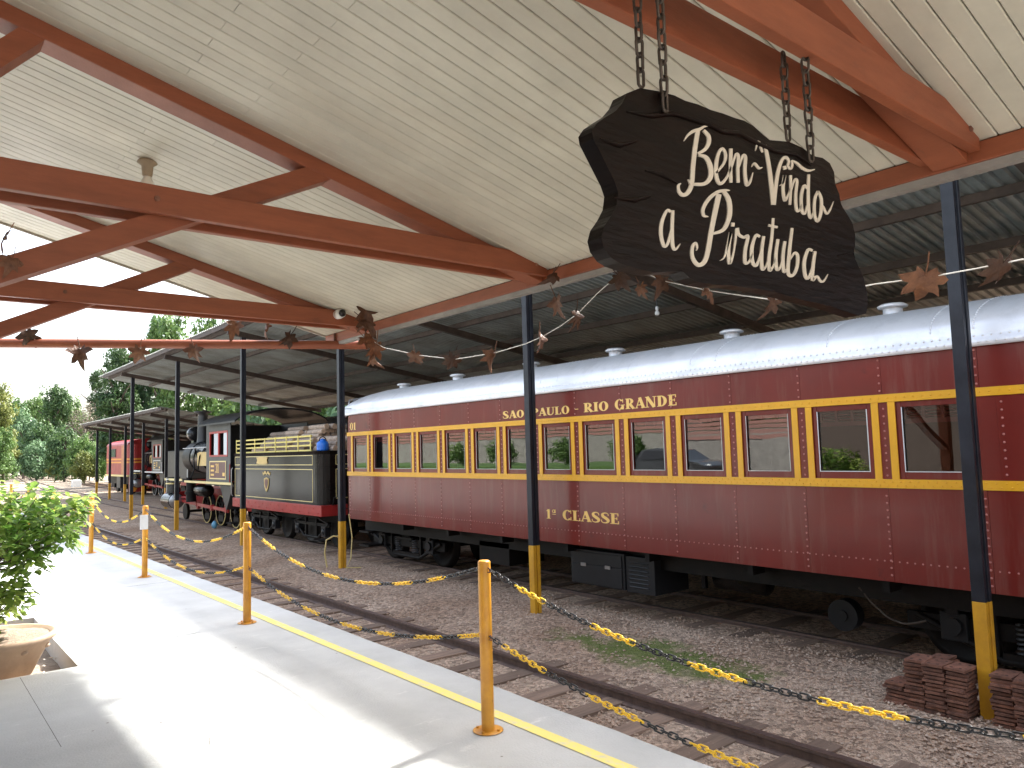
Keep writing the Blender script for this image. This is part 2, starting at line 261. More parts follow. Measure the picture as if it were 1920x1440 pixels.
# ------------------------------------------------------------------ mesh helpers
class MB:
    def __init__(s): s.v = []; s.f = []; s.m = []; s.s = []
    def add(s, vs, fs, mi=0, smooth=False):
        o = len(s.v); s.v += [tuple(p) for p in vs]
        for f in fs: s.f.append([i + o for i in f]); s.m.append(mi); s.s.append(smooth)
        return s
    def box(s, x0, x1, y0, y1, z0, z1, mi=0):
        return s.add([(x0, y0, z0), (x1, y0, z0), (x1, y1, z0), (x0, y1, z0), (x0, y0, z1), (x1, y0, z1), (x1, y1, z1), (x0, y1, z1)],
                     [(3, 2, 1, 0), (4, 5, 6, 7), (0, 1, 5, 4), (1, 2, 6, 5), (2, 3, 7, 6), (3, 0, 4, 7)], mi)
    def bar(s, a, b, w, h, up=(0, 0, 1), mi=0):
        a = Vector(a); b = Vector(b); d = (b - a).normalized(); u = Vector(up); sd = d.cross(u).normalized(); u = sd.cross(d)
        vs = []
        for p in (a, b):
            for (i, j) in ((-1, -1), (1, -1), (1, 1), (-1, 1)): vs.append(p + sd * (i * w / 2) + u * (j * h / 2))
        return s.add(vs, [(0, 1, 2, 3), (7, 6, 5, 4), (0, 4, 5, 1), (1, 5, 6, 2), (2, 6, 7, 3), (3, 7, 4, 0)], mi)
    def tube(s, pts, r, n=8, mi=0, closed=False, caps=True, smooth=True):
        pts = [Vector(p) for p in pts]; k = len(pts); rr = r if isinstance(r, (list, tuple)) else [r] * k
        vs = []; prev = None
        for i, p in enumerate(pts):
            a = pts[(i - 1) % k] if (closed or i > 0) else p; b = pts[(i + 1) % k] if (closed or i < k - 1) else p
            d = (b - a).normalized()
            if prev is None:
                u = Vector((0, 0, 1)) if abs(d.z) < 0.9 else Vector((1, 0, 0))
                u = (u - d * u.dot(d)).normalized()
            else: u = (prev - d * prev.dot(d)).normalized()
            prev = u; w = d.cross(u)
            for j in range(n):
                t = 2 * math.pi * j / n; vs.append(p + (u * math.cos(t) + w * math.sin(t)) * rr[i])
        fs = []
        for i in range(k if closed else k - 1):
            i2 = (i + 1) % k
            for j in range(n):
                j2 = (j + 1) % n; fs.append((i * n + j, i * n + j2, i2 * n + j2, i2 * n + j))
        s.add(vs, fs, mi, smooth)
        if caps and not closed:
            s.add(vs[:n], [tuple(range(n))[::-1]], mi); s.add(vs[-n:], [tuple(range(n))], mi)
        return s
    def cyl(s, a, b, r, n=16, mi=0, r2=None): return s.tube([a, b], [r, r if r2 is None else r2], n, mi)
    def lathe(s, prof, o=(0, 0, 0), n=20, mi=0, axis='z', smooth=True, cap=False):
        vs = []; o = Vector(o)
        for (r, h) in prof:
            for j in range(n):
                t = 2 * math.pi * j / n; c, q = r * math.cos(t), r * math.sin(t)
                vs.append(o + (Vector((c, q, h)) if axis == 'z' else Vector((c, h, q)) if axis == 'y' else Vector((h, c, q))))
        fs = []
        for i in range(len(prof) - 1):
            for j in range(n):
                j2 = (j + 1) % n; fs.append((i * n + j, i * n + j2, (i + 1) * n + j2, (i + 1) * n + j))
        s.add(vs, fs, mi, smooth)
        if cap:
            s.add(vs[:n], [tuple(range(n))], mi); s.add(vs[-n:], [tuple(range(n))], mi)
        return s
    def sphere(s, c, r, n=12, m_=8, mi=0, sc=(1, 1, 1)):
        c = Vector(c); prof = [(math.sin(math.pi * i / m_), -math.cos(math.pi * i / m_)) for i in range(m_ + 1)]
        vs = []
        for (a, h) in prof:
            for j in range(n):
                t = 2 * math.pi * j / n; vs.append(c + Vector((a * math.cos(t) * sc[0], a * math.sin(t) * sc[1], h * sc[2])) * r)
        fs = [(i * n + j, i * n + (j + 1) % n, (i + 1) * n + (j + 1) % n, (i + 1) * n + j) for i in range(m_) for j in range(n)]
        return s.add(vs, fs, mi, True)
    def prism(s, poly, fn, t0, t1, mi=0, mi_side=None):
        """poly of 2D points mapped through fn(u, v, t)."""
        n = len(poly); vs = [fn(u, v, t0) for u, v in poly] + [fn(u, v, t1) for u, v in poly]
        s.add(vs, [tuple(range(n)), tuple(range(2 * n - 1, n - 1, -1))], mi)
        s.add(vs, [(i, i + n, (i + 1) % n + n, (i + 1) % n) for i in range(n)], mi if mi_side is None else mi_side)
        return s
    def ribbon(s, pts, fn, t0, t1, mi=0, sub=0):
        """flat stroke: pts = (u, v, width); mapped through fn(u, v, t)."""
        P = [(p[0], p[1]) for p in pts]; Wd = [p[2] for p in pts]
        if sub and len(P) > 2:
            P2, W2 = [], []
            for i in range(len(P) - 1):
                p0 = P[max(i - 1, 0)]; p1 = P[i]; p2 = P[i + 1]; p3 = P[min(i + 2, len(P) - 1)]
                for k in range(sub):
                    t = k / sub
                    q = [0.5 * ((2 * p1[c]) + (-p0[c] + p2[c]) * t + (2 * p0[c] - 5 * p1[c] + 4 * p2[c] - p3[c]) * t * t + (-p0[c] + 3 * p1[c] - 3 * p2[c] + p3[c]) * t ** 3) for c in (0, 1)]
                    P2.append(tuple(q)); W2.append(Wd[i] * (1 - t) + Wd[i + 1] * t)
            P2.append(P[-1]); W2.append(Wd[-1]); P, Wd = P2, W2
        L_, R2 = [], []
        for i in range(len(P)):
            a = P[max(i - 1, 0)]; b = P[min(i + 1, len(P) - 1)]
            dx, dy = b[0] - a[0], b[1] - a[1]; l = math.hypot(dx, dy) or 1
            nx, ny = -dy / l, dx / l; w = Wd[i] / 2
            L_.append((P[i][0] + nx * w, P[i][1] + ny * w)); R2.append((P[i][0] - nx * w, P[i][1] - ny * w))
        for i in range(len(P) - 1):
            q = [L_[i], L_[i + 1], R2[i + 1], R2[i]]
            vs = [fn(u, v, t1) for u, v in q] + [fn(u, v, t0) for u, v in q]
            s.add(vs, [(0, 1, 2, 3), (0, 4, 5, 1), (2, 6, 7, 3)] + ([(3, 7, 4, 0)] if i == 0 else []) + ([(1, 5, 6, 2)] if i == len(P) - 2 else []), mi)
        return s
    def ring(s, cx, cy_, rx, ry, wx, wy, a0, a1, fn, t0, t1, mi=0, n=18):
        o_, i_ = [], []
        for k in range(n + 1):
            a = R_(a0 + (a1 - a0) * k / n); c, q = math.cos(a), math.sin(a)
            o_.append((cx + rx * c, cy_ + ry * q)); i_.append((cx + (rx - wx) * c, cy_ + (ry - wy) * q))
        for k in range(n):
            q = [o_[k], o_[k + 1], i_[k + 1], i_[k]]
            vs = [fn(u, v, t1) for u, v in q] + [fn(u, v, t0) for u, v in q]
            s.add(vs, [(0, 1, 2, 3), (0, 4, 5, 1), (2, 6, 7, 3)], mi)
        return s
    def mesh(s, name, mats):
        me = bpy.data.meshes.new(name); me.from_pydata(s.v, [], s.f)
        for x in (mats if isinstance(mats, (list, tuple)) else [mats]): me.materials.append(x)
        me.polygons.foreach_set('material_index', s.m); me.polygons.foreach_set('use_smooth', s.s)
        me.update(); return me

def link(name, me, parent=None, loc=None, rot=None, scale=None):
    o = bpy.data.objects.new(name, me); COL.objects.link(o)
    if parent is not None: o.parent = parent
    if loc is not None: o.location = loc
    if rot is not None: o.rotation_euler = rot
    if scale is not None: o.scale = scale
    return o
BASES = {}
def wbase(o):
    p = Vector((0, 0, 0))
    while o is not None: p += o.location; o = o.parent
    return p
def fix_normals(me):
    bm = bmesh.new(); bm.from_mesh(me); bmesh.ops.recalc_face_normals(bm, faces=bm.faces); bm.to_mesh(me); bm.free()
def put(name, mb, mats, parent=None, bevel=0.0, fix=True, stuff=False):
    """mesh in place coordinates, hung under parent."""
    me = mb.mesh(name, mats)
    if fix: fix_normals(me)
    o = link(name, me, parent)
    if parent is not None: o.location = -wbase(parent)
    if bevel:
        b = o.modifiers.new('bevel', 'BEVEL'); b.width = bevel; b.segments = 2; b.limit_method = 'ANGLE'; b.angle_limit = R_(40)
    if stuff: o['kind'] = 'stuff'
    return o
def tag(o, label=None, cat=None, group=None, kind=None):
    if label: o['label'] = label
    if cat: o['category'] = cat
    if group: o['group'] = group
    if kind: o['kind'] = kind
    return o
def thing(name, label, cat, loc=(0, 0, 0), group=None, rotz=0):
    o = bpy.data.objects.new(name, None); COL.objects.link(o); o.location = loc; o.rotation_euler = (0, 0, rotz); o.empty_display_size = 0.2
    return tag(o, label, cat, group)
def struct(name, loc=(0, 0, 0)):
    o = bpy.data.objects.new(name, None); COL.objects.link(o); o.location = loc; o['kind'] = 'structure'; return o
def rnd(a, b): return random.uniform(a, b)

RAILTOPZ = -0.60
# track centre lines bend away to the right far ahead
def bend(y):
    T = [(-40, 0), (38, 0), (53, .45), (72, 1.15), (106, 3.5), (145, 6.9), (200, 12.5), (300, 25)]
    for (a, va), (b, vb) in zip(T, T[1:]):
        if a <= y <= b: return va + (vb - va) * (y - a) / (b - a)
    return 25

# ================================================================== GROUND
def gz(x, y):
    if x < 3.3: z = -0.72
    elif x < 5.6: z = -0.715
    elif x < 6.8: z = -0.715 + 0.07 * (x - 5.6) / 1.2
    elif x < 7.8: z = -0.645
    else: z = -0.66
    return z
def build_ground():
    xs = [-420, -250, -120, -60, -30, -14, -4, 2.6] + [3.2 + 0.2 * i for i in range(36)] + [11, 12, 13, 14, 16, 19, 24, 32, 48, 80, 140, 260, 420]
    ys = [-300, -120, -50, -20, -8, -3] + [-1 + 0.3 * i for i in range(70)] + [21, 23, 25, 28, 31, 35, 40, 46, 54, 64, 76, 90, 110, 140, 180, 240, 340, 480, 700]
    v = []
    for y in ys:
        for x in xs:
            z = gz(x, y)
            if 3.2 < x < 11 and y < 24: z += 0.018 * noise.noise((x * 2.1, y * 2.1, 0.3)) + 0.012 * noise.noise((x * 6, y * 6, 2))
            v.append((x, y, z))
    n = len(xs); f = [(j * n + i, j * n + i + 1, (j + 1) * n + i + 1, (j + 1) * n + i) for j in range(len(ys) - 1) for i in range(n - 1)]
    b = MB(); b.add(v, f, 0, True)
    tag(put('ground', b, BALLAST), kind='structure')
build_ground()

def build_gravel():
    b = MB(); V = b.v; F = b.f
    cnt = 0
    while cnt < 17000:
        y = 1.4 + 13 * random.random() ** 1.7; x = rnd(3.35, 8.25)
        if 5.2 < x < 5.36 or 8.2 < x: continue
        den = noise.noise((x * 1.3, y * 1.3, 5))
        if random.random() > 0.62 + den: continue
        cnt += 1
        s = rnd(0.009, 0.021) * (1.35 if random.random() < .12 else 1); z = gz(x, y) + s * 0.25
        o = len(V); a = rnd(0, 6.28); ca, sa = math.cos(a), math.sin(a)
        for (p, q, r) in ((1, 0, 0), (0, .8, 0), (-1, 0, .1), (0, -.8, .1), (.2, .1, .75), (0, 0, -.6)):
            p += rnd(-.3, .3); q += rnd(-.3, .3); r += rnd(-.15, .15)
            V.append((x + s * (p * ca - q * sa), y + s * (p * sa + q * ca), z + s * r))
        for t in ((0, 1, 4), (1, 2, 4), (2, 3, 4), (3, 0, 4), (1, 0, 5), (2, 1, 5), (3, 2, 5), (0, 3, 5)): F.append([i + o for i in t]); b.m.append(0); b.s.append(False)
    tag(put('gravel', b, STONE, fix=False), kind='stuff')
build_gravel()

# rails and sleepers
PROF = [(-.062, 0), (.062, 0), (.062, .012), (.012, .024), (.012, .082), (.033, .092), (.033, .118), (-.033, .118), (-.033, .092), (-.012, .082), (-.012, .024), (-.062, .012)]
def rail(track, x0, y0, y1, top=RAILTOPZ):
    ys = [y0]
    while ys[-1] < y1: ys.append(min(y1, ys[-1] + (6 if ys[-1] >= 34 else 10)))
    b = MB(); vs = []
    for y in ys:
        for (u, w) in PROF: vs.append((x0 + bend(y) + u, y, top - .118 + w))
    n = len(PROF)
    for i in range(len(ys) - 1):
        for j in range(n):
            b.add([vs[i * n + j], vs[i * n + (j + 1) % n], vs[(i + 1) * n + (j + 1) % n], vs[(i + 1) * n + j]], [(0, 1, 2, 3)], 1 if j == 6 else 0)
    put('rail', b, [RAIL, RAILTOP], track)
def railway(x_c, y0, y1, sy0, sy1, ztop, step=0.62, gap=0.0):
    t = struct('railway_track', (x_c, y0, RAILTOPZ))
    rail(t, x_c - .5, y0, y1); rail(t, x_c + .5, y0, y1)
    vars_ = []
    for k in range(4):
        b = MB(); hl = rnd(.9, 1.0)
        b.box(-hl, hl, -.1, .1, -.12, 0)
        for i, p in enumerate(b.v): b.v[i] = (p[0] + rnd(-.03, .03), p[1] + rnd(-.018, .018), p[2] + (rnd(-.006, .006) if p[2] == 0 else 0))
        vars_.append(b.mesh('sleeper', SLEEPER))
    y = sy0
    while y < sy1:
        link('sleeper', random.choice(vars_), t, Vector((x_c + bend(y) + rnd(-.05, .05), y, ztop)) - t.location, (0, 0, rnd(-.03, .03)))
        y += step + rnd(-.05, .05)
    return t
railway(4.78, -12, 190, -1.2, 36, -0.697)
railway(8.8, -14, 200, -1.2, 17, -0.648, 0.66)
railway(12.7, -14, 190, 60, 84, -0.64, 0.7)

# ================================================================== PLATFORM
BX0, BX1, BY0, BY1 = -0.6, 1.2, 7.08, 9.6
def build_platform():
    b = MB(); E0 = 3.3
    ys = [-9 + 0.2 * i for i in range(int(69 / 0.2) + 1)]
    ys = sorted(set(ys + [BY0, BY1]))
    def ex(y): return E0 + 0.02 * noise.noise((y * 1.7, 0, 0)) + 0.012 * noise.noise((y * 7, 3, 0))
    for a, c in zip(ys, ys[1:]):
        ea, ec = ex(a), ex(c)
        b.add([(BX1, a, 0), (ea - .012, a, 0), (ec - .012, c, 0), (BX1, c, 0)], [(0, 1, 2, 3)])
        b.add([(ea - .012, a, 0), (ea, a, -.014), (ec, c, -.014), (ec - .012, c, 0)], [(0, 1, 2, 3)])
        b.add([(ea, a, -.014), (ea, a, -.75), (ec, c, -.75), (ec, c, -.014)], [(0, 1, 2, 3)])
    for (x0, x1, y0, y1) in ((-9, BX1, -9, BY0), (-9, BX0, BY0, BY1), (-9, BX1, BY1, 60)):
        b.add([(x0, y0, 0), (x1, y0, 0), (x1, y1, 0), (x0, y1, 0)], [(0, 1, 2, 3)])
    d = -.22
    for p, q in (((BX0, BY0), (BX1, BY0)), ((BX1, BY0), (BX1, BY1)), ((BX1, BY1), (BX0, BY1)), ((BX0, BY1), (BX0, BY0))):
        b.add([(*p, 0), (*q, 0), (*q, d), (*p, d)], [(0, 1, 2, 3)])
    b.add([(-9, 60, 0), (3.3, 60, 0), (3.3, 60, -.75), (-9, 60, -.75)], [(0, 1, 2, 3)])
    tag(put('platform', b, CONCRETE, fix=False), kind='structure')
    g = MB(); nx, ny = 14, 18; vs = []
    for j in range(ny + 1):
        for i in range(nx + 1):
            x = BX0 + (BX1 - BX0) * i / nx; y = BY0 + (BY1 - BY0) * j / ny; vs.append((x, y, -.13 + .03 * noise.noise((x * 5, y * 5, 1)) - .05 * (x > 1.0)))
    g.add(vs, [(j * (nx + 1) + i, j * (nx + 1) + i + 1, (j + 1) * (nx + 1) + i + 1, (j + 1) * (nx + 1) + i) for j in range(ny) for i in range(nx)], 0, True)
    tag(put('planting_bed_soil', g, SOIL, fix=False), kind='structure')
    l = MB()
    for k in range(120):
        y0 = -8 + k * .5; y1 = y0 + .5
        a0, a1 = .008 * noise.noise((y0 * 2, 9, 0)), .008 * noise.noise((y1 * 2, 9, 0))
        l.add([(2.915 + a0, y0, .004), (3.0 + a0, y0, .004), (3.0 + a1, y1, .004), (2.915 + a1, y1, .004)], [(0, 1, 2, 3)])
    tag(put('yellow_safety_line', l, YELLINE, fix=False), kind='structure')
    # thin saw joint in the concrete
    j = MB()
    for yj in (-2.1, 10.9, 17.4): j.box(-8.9, 2.91, yj, yj + .005, -.02, .0016)
    j.box(.80, .803, 5.2, 7.05, -.02, .0012)
    pts = [(1.35, 4.4)]
    while pts[-1][1] < 6.9: pts.append((pts[-1][0] + rnd(-.05, .055), pts[-1][1] + rnd(.06, .14)))
    for (xa, ya), (xb, yb) in zip(pts, pts[1:]): j.add([(xa, ya, .002), (xa + .004, ya, .002), (xb + .004, yb, .002), (xb, yb, .002)], [(0, 1, 2, 3)])
    tag(put('concrete_joint', j, mat('dirty_joint', (.17, .155, .14), .95, var=.3), fix=False), kind='structure')
    # chips of soil and stones in the bed
    s = MB()
    for k in range(420):
        x, y = rnd(BX0, BX1 - .03), rnd(BY0 + .02, BY1 - .02); r = rnd(.008, .026); z = -.11 + r * .4
        vs = [(x + r * p + rnd(-.3, .3) * r, y + r * q + rnd(-.3, .3) * r, z + r * w) for p, q, w in ((1, 0, 0), (0, .8, 0), (-1, 0, .1), (0, -.8, .1), (.1, .1, .6))]
        s.add(vs, [(0, 1, 4), (1, 2, 4), (2, 3, 4), (3, 0, 4)])
    tag(put('bed_stones', s, mat('pale_stone', (0.5, 0.44, 0.37), 0.9, var=0.4, scale=20), fix=False), kind='stuff')
build_platform()

# ================================================================== PLATFORM CANOPY
TAN = 0.259; CZ0 = 3.78; XE = 3.5; XR = -2.2
def cz(x): return CZ0 - TAN * x if x >= XR else CZ0 - TAN * XR - TAN * (XR - x)
YV = 7.35
TRUSS = [1.13, 3.845, 6.40]
canopy = thing('platform_canopy', 'red timber canopy with cream board ceiling over the station platform', 'canopy', (-2.0, 3, 0))
def build_canopy():
    c = canopy
    W_ = 0.0838; g = 0.004; y = YV; i = 0
    sl = math.hypot(1, TAN)
    cache = {}
    def board(x0, x1, ya, yb):
        b = MB(); t = .014; ch = .004
        prof = [(ya + g / 2 + ch, 0), (yb - g / 2 - ch, 0), (yb - g / 2, ch), (yb - g / 2, t), (ya + g / 2, t), (ya + g / 2, ch)]
        vs = []
        for x in (x0, x1):
            for (yy, h) in prof: vs.append((x, yy, cz(x) + h))
        n = 6
        b.add(vs, [tuple(range(n)), tuple(range(2 * n - 1, n - 1, -1))] + [(k, k + n, (k + 1) % n + n, (k + 1) % n) for k in range(n)])
        put('ceiling_board', b, CREAM, c, fix=True)
    while y > -2.2:
        xj = (1.05 if i % 2 else 1.365) + rnd(-.006, .006)
        if i % 23 == 11: xj = 2.6
        board(xj + .001, XE - .01, y - W_, y); board(XR, xj - .001, y - W_, y)
        y -= W_; i += 1
    b = MB(); yb = y + .02
    for (x0, x1) in ((-6.0, XR), ):
        b.add([(x0, yb, cz(x0)), (x1, yb, cz(x1)), (x1, YV, cz(x1)), (x0, YV, cz(x0))], [(0, 1, 2, 3)])
    put('ceiling_lining', b, CREAM, c)
    b = MB()     # dark backing above the boards
    for (x0, x1, z0, z1) in ((XR, XE + .05, .016, .03), (-6.1, XR, .016, .03)):
        for h in (z0, z1): b.add([(x0, yb, cz(x0) + h), (x1, yb, cz(x1) + h), (x1, YV - .003, cz(x1) + h), (x0, YV - .003, cz(x0) + h)], [(0, 1, 2, 3)])
    put('ceiling_backing', b, GROOVE, c, fix=False)
    b = MB()     # roof sheet
    for (x0, x1) in ((XR, XE + .05), (-6.3, XR)):
        vs = []; n = 0; yy = yb
        while yy < YV + .1:
            for h in (.12, .16): vs.append((x0, yy, cz(x0) + h)); vs.append((x1, yy, cz(x1) + h)); yy += .09; n += 1
        b.add(vs, [(2 * k, 2 * k + 1, 2 * k + 3, 2 * k + 2) for k in range(n - 1)], 0)
    put('roof_covering', b, SHEET, c, fix=False)
    b = MB()     # verge board
    b.bar((XR, YV + .012, cz(XR) + .05), (XE + .05, YV + .012, cz(XE + .05) + .05), .02, .13); put('verge_board', b, mat('pale_verge', (0.5, 0.46, 0.4), 0.6, var=.2), c)
    b = MB(); b.bar((XR, YV + .012, cz(XR) + .05), (-6.2, YV + .012, cz(-6.2) + .05), .02, .13); put('verge_board', b, MATS['pale_verge'], c)
    # eave beam in two lengths with the seam seen beside the truss
    for (a, e) in ((-2.2, .72), (.726, 3.2), (3.206, YV)):
        b = MB(); b.box(XE - .02, XE + .045, a, e, 2.785, 2.872); put('eave_beam', b, RED_WOOD, c, bevel=.004)
    b = MB()
    b.box(XE - .012, XE + .04, -2.2, YV + .05, 2.752, 2.784)
    put('gutter', b, mat('weathered_zinc', (0.36, 0.34, 0.31), 0.6, metal=.3, var=.4, scale=3), c)
    for ti, Y in enumerate(TRUSS):
        for dy in (0, .195):
            yb0 = Y + dy
            b = MB(); b.box(-4.6, XE - .022, yb0, yb0 + .045, 2.83, 2.968); put('tie_beam', b, RED_WOOD, c, bevel=.004)
        # rafters: a deep timber under the boards
        x1 = XE - .022; h = .085
        b = MB(); ya, yb_ = Y + .05, Y + .19
        vs = []
        for x in (XR, x1):
            for yy in (ya, yb_):
                vs += [(x, yy, cz(x) - .001), (x, yy, cz(x) - h)]
        b.add(vs, [(0, 1, 3, 2), (4, 6, 7, 5), (0, 4, 5, 1), (2, 3, 7, 6), (0, 2, 6, 4), (1, 5, 7, 3)]); put('rafter', b, RED_WOOD, c, bevel=.004)
        b = MB(); vs = []
        for x in (XR - .002, -5.9):
            for yy in (ya, yb_): vs += [(x, yy, cz(x) - .001), (x, yy, cz(x) - h)]
        b.add(vs, [(0, 1, 3, 2), (4, 6, 7, 5), (0, 4, 5, 1), (2, 3, 7, 6), (0, 2, 6, 4), (1, 5, 7, 3)]); put('rafter', b, RED_WOOD, c)
        if ti:
            def strut(xt, zt, sl_, x_end, hh):
                # timber whose head is cut along the underside of the rafter
                def meet(off):      # where the edge line reaches the rafter underside
                    return (CZ0 - h - (zt + off) + sl_ * xt) / (sl_ + TAN)
                up, lo = hh / 2, -hh / 2
                xu, xl = meet(up), meet(lo)
                poly = [(xu, zt + up + sl_ * (xu - xt)), (xl, zt + lo + sl_ * (xl - xt)), (x_end, zt + lo + sl_ * (x_end - xt)), (x_end, zt + up + sl_ * (x_end - xt))]
                q = MB(); q.prism(poly, lambda u, v, t: (u, t, v), Y + .055, Y + .185); put('strut', q, RED_WOOD, c, bevel=.004)
            strut(1.80, 3.22, .505, -1.8, .115)
            strut(.44, 3.60, 1.12, -.30, .14)
        b = MB(); b.box(-1.98, -1.8, Y + .03, Y + .21, 0, 2.83); put('post', b, RED_WOOD, c, bevel=.006)
        b = MB(); b.box(-4.6, -4.42, Y + .03, Y + .21, 0, 2.83); put('post', b, RED_WOOD, c)
        for bx in (XE - .12, .95):
            b = MB(); b.cyl((bx, Y - .008, 2.9), (bx, Y + .002, 2.9), .014, 8); put('bolt', b, RUST, c)
build_canopy()
t = thing('red_pipe', 'red painted round pole across the open end of the canopy with dry leaves', 'pole', (3.77, 6.97, 2.75))
b = MB(); p0 = Vector((3.77, 6.97, 2.75)); dr = Vector((-3.04, 1.43, 0)).normalized(); b.tube([p0, p0 + dr * 3, p0 + dr * 6.6], .044, 12); put('pole_shaft', b, RED_WOOD, t)
b = MB(); b.tube([p0 + Vector((-.3, .14, .03)), p0 + Vector((-.3, .14, .12))], .012, 6); b.bar(p0 + Vector((-.05, .02, .05)), p0 + Vector((-.24, -.3, .06)), .03, .03); put('bracket', b, RUST, t)

# small fittings under the canopy
t = thing('light_bulb', 'bare bulb in a dirty socket on the cream ceiling', 'bulb', (1.16, 4.93, cz(1.16)))
z = cz(1.16); b = MB(); b.lathe([(.0, .0), (.055, 0), (.06, -.012), (.035, -.03), (.03, -.09), (.024, -.1), (0, -.1)], (1.16, 4.93, z), 14); put('socket', b, mat('aged_plastic', (0.42, 0.33, 0.22), .6, var=.3), t)
b = MB(); b.lathe([(.022, -.1), (.03, -.12), (.043, -.15), (.046, -.18), (.038, -.205), (.018, -.22), (0, -.222)], (1.16, 4.93, z), 14); put('glass_bulb', b, mat('bulb_glass', (.78, .76, .7), .12), t)
cp = atY(636, 589, 6.36)
t = thing('security_camera', 'white bullet security camera at the end of the roof tie', 'camera', cp)
b = MB(); b.lathe([(0, .09), (.03, .085), (.042, .05), (.045, 0), (.04, -.06), (0, -.06)], cp, 16, axis='y'); put('housing', b, PLASTICW, t)
b = MB(); b.lathe([(0, -.07), (.034, -.066), (.034, -.055)], cp, 16, axis='y'); put('lens', b, BLACKGL, t)
b = MB(); b.bar(cp + Vector((0, .05, .03)), cp + Vector((.02, .06, .1)), .03, .03); put('mount', b, PLASTICW, t)

# ================================================================== TRAIN SHEDS
def shed(name, label, xe, ze, xf, slope, y0, y1, posts, px_, ytop, sheetw=1.05):
    c = thing(name, label, 'shed', (px_, y0, -.65))
    def z(x): return ze - slope * (x - xe)
    nr = 7; pit = sheetw / nr
    b = MB(); vs = []; prof = []
    for k in range(nr): prof += [(k * pit, 0), (k * pit + pit * .35, 0), (k * pit + pit * .5, .035), (k * pit + pit * .85, .035)]
    prof.append((sheetw, 0))
    for (yy, h) in prof: vs += [(xe, yy, ze + h), (xf, yy, z(xf) + h)]
    b.add(vs, [(2 * k, 2 * k + 1, 2 * k + 3, 2 * k + 2) for k in range(len(prof) - 1)])
    me = b.mesh('roof_sheet', SHEET)
    y = y0; k = 0
    while y < y1 - .1:
        o = link('roof_sheet', me, c, Vector((0, y, (k % 2) * .0035)) - c.location); y += sheetw - .02; k += 1
    n = 6
    for k in range(n):
        x = xe + .25 + (xf - xe - .5) * k / (n - 1)
        b = MB(); b.box(x - .04, x + .04, y0 + .1, y1 - .15, z(x) - .115, z(x) - .006); put('purlin', b, PURLIN, c)
    for Y in posts:
        b = MB(); b.bar((xe + .1, Y, z(xe + .1) - .19), (xf - .1, Y, z(xf - .1) - .19), .1, .14); put('roof_beam', b, PURLIN, c)
        zt = z(px_) - .26
        for xx, far in ((px_, 0), (xf - .6, 1)):
            zt = z(xx) - .26; b = MB(); w, d = .058, .052
            # two channel sections welded into a stepped column
            zs = ((-.68, .28, 1), (.28, zt, 0))
            for (za, zb, mi) in zs:
                b.box(xx - w, xx - .006, Y - d, Y + d, za, zb, mi)
                b.box(xx + .006, xx + w, Y - d - .01, Y + d - .01, za, zb, mi)
                b.box(xx - .0055, xx + .0055, Y - d + .03, Y + d - .03, za, zb, mi)
            put('post', b, [STEEL_DK, YEL], c, bevel=.004 if not far and Y < 12 else 0)
    b = MB(); b.box(xe + .02, xe + .06, y0 + .05, y1 - .2, ze - .12, ze - .006); put('eave_angle', b, PURLIN, c)
    return c
POSTY = [-3.2, 2.54, 8.2, 14.1, 19.68, 25.6, 31.55]
shed1 = shed('train_shed', 'long open shed with corrugated roof and black and yellow posts over the maroon coach', 6.5, 5.06, 14.8, 0.165, -7.0, 34.6, POSTY, 7.0, 0)
shed2 = shed('locomotive_shed', 'lower open shed roof over the red diesel locomotive at the far end', 8.8, 3.80, 15.6, 0.175, 34.6, 52.3, [36.8, 40.9, 44.7, 48.4, 52.0], 9.6, 0)
bp = atX(1232, 583, 7.6)
t = thing('pendant_bulb', 'small white bulb hanging on a wire under the shed roof', 'bulb', bp)
b = MB(); b.tube([bp + Vector((0, 0, .06)), bp + Vector((.0, 0, 5.06 - .165 * (bp.x - 6.5) - bp.z - .02))], .006, 6); put('wire', b, STEEL_DK, t)
b = MB(); b.lathe([(0, .06), (.02, .055), (.02, .01), (.012, .0)], bp, 10); b.sphere(bp + Vector((0, 0, -.03)), .032, 10, 8); put('bulb', b, mat('dusty_globe', (.42, .42, .40), .4), t)

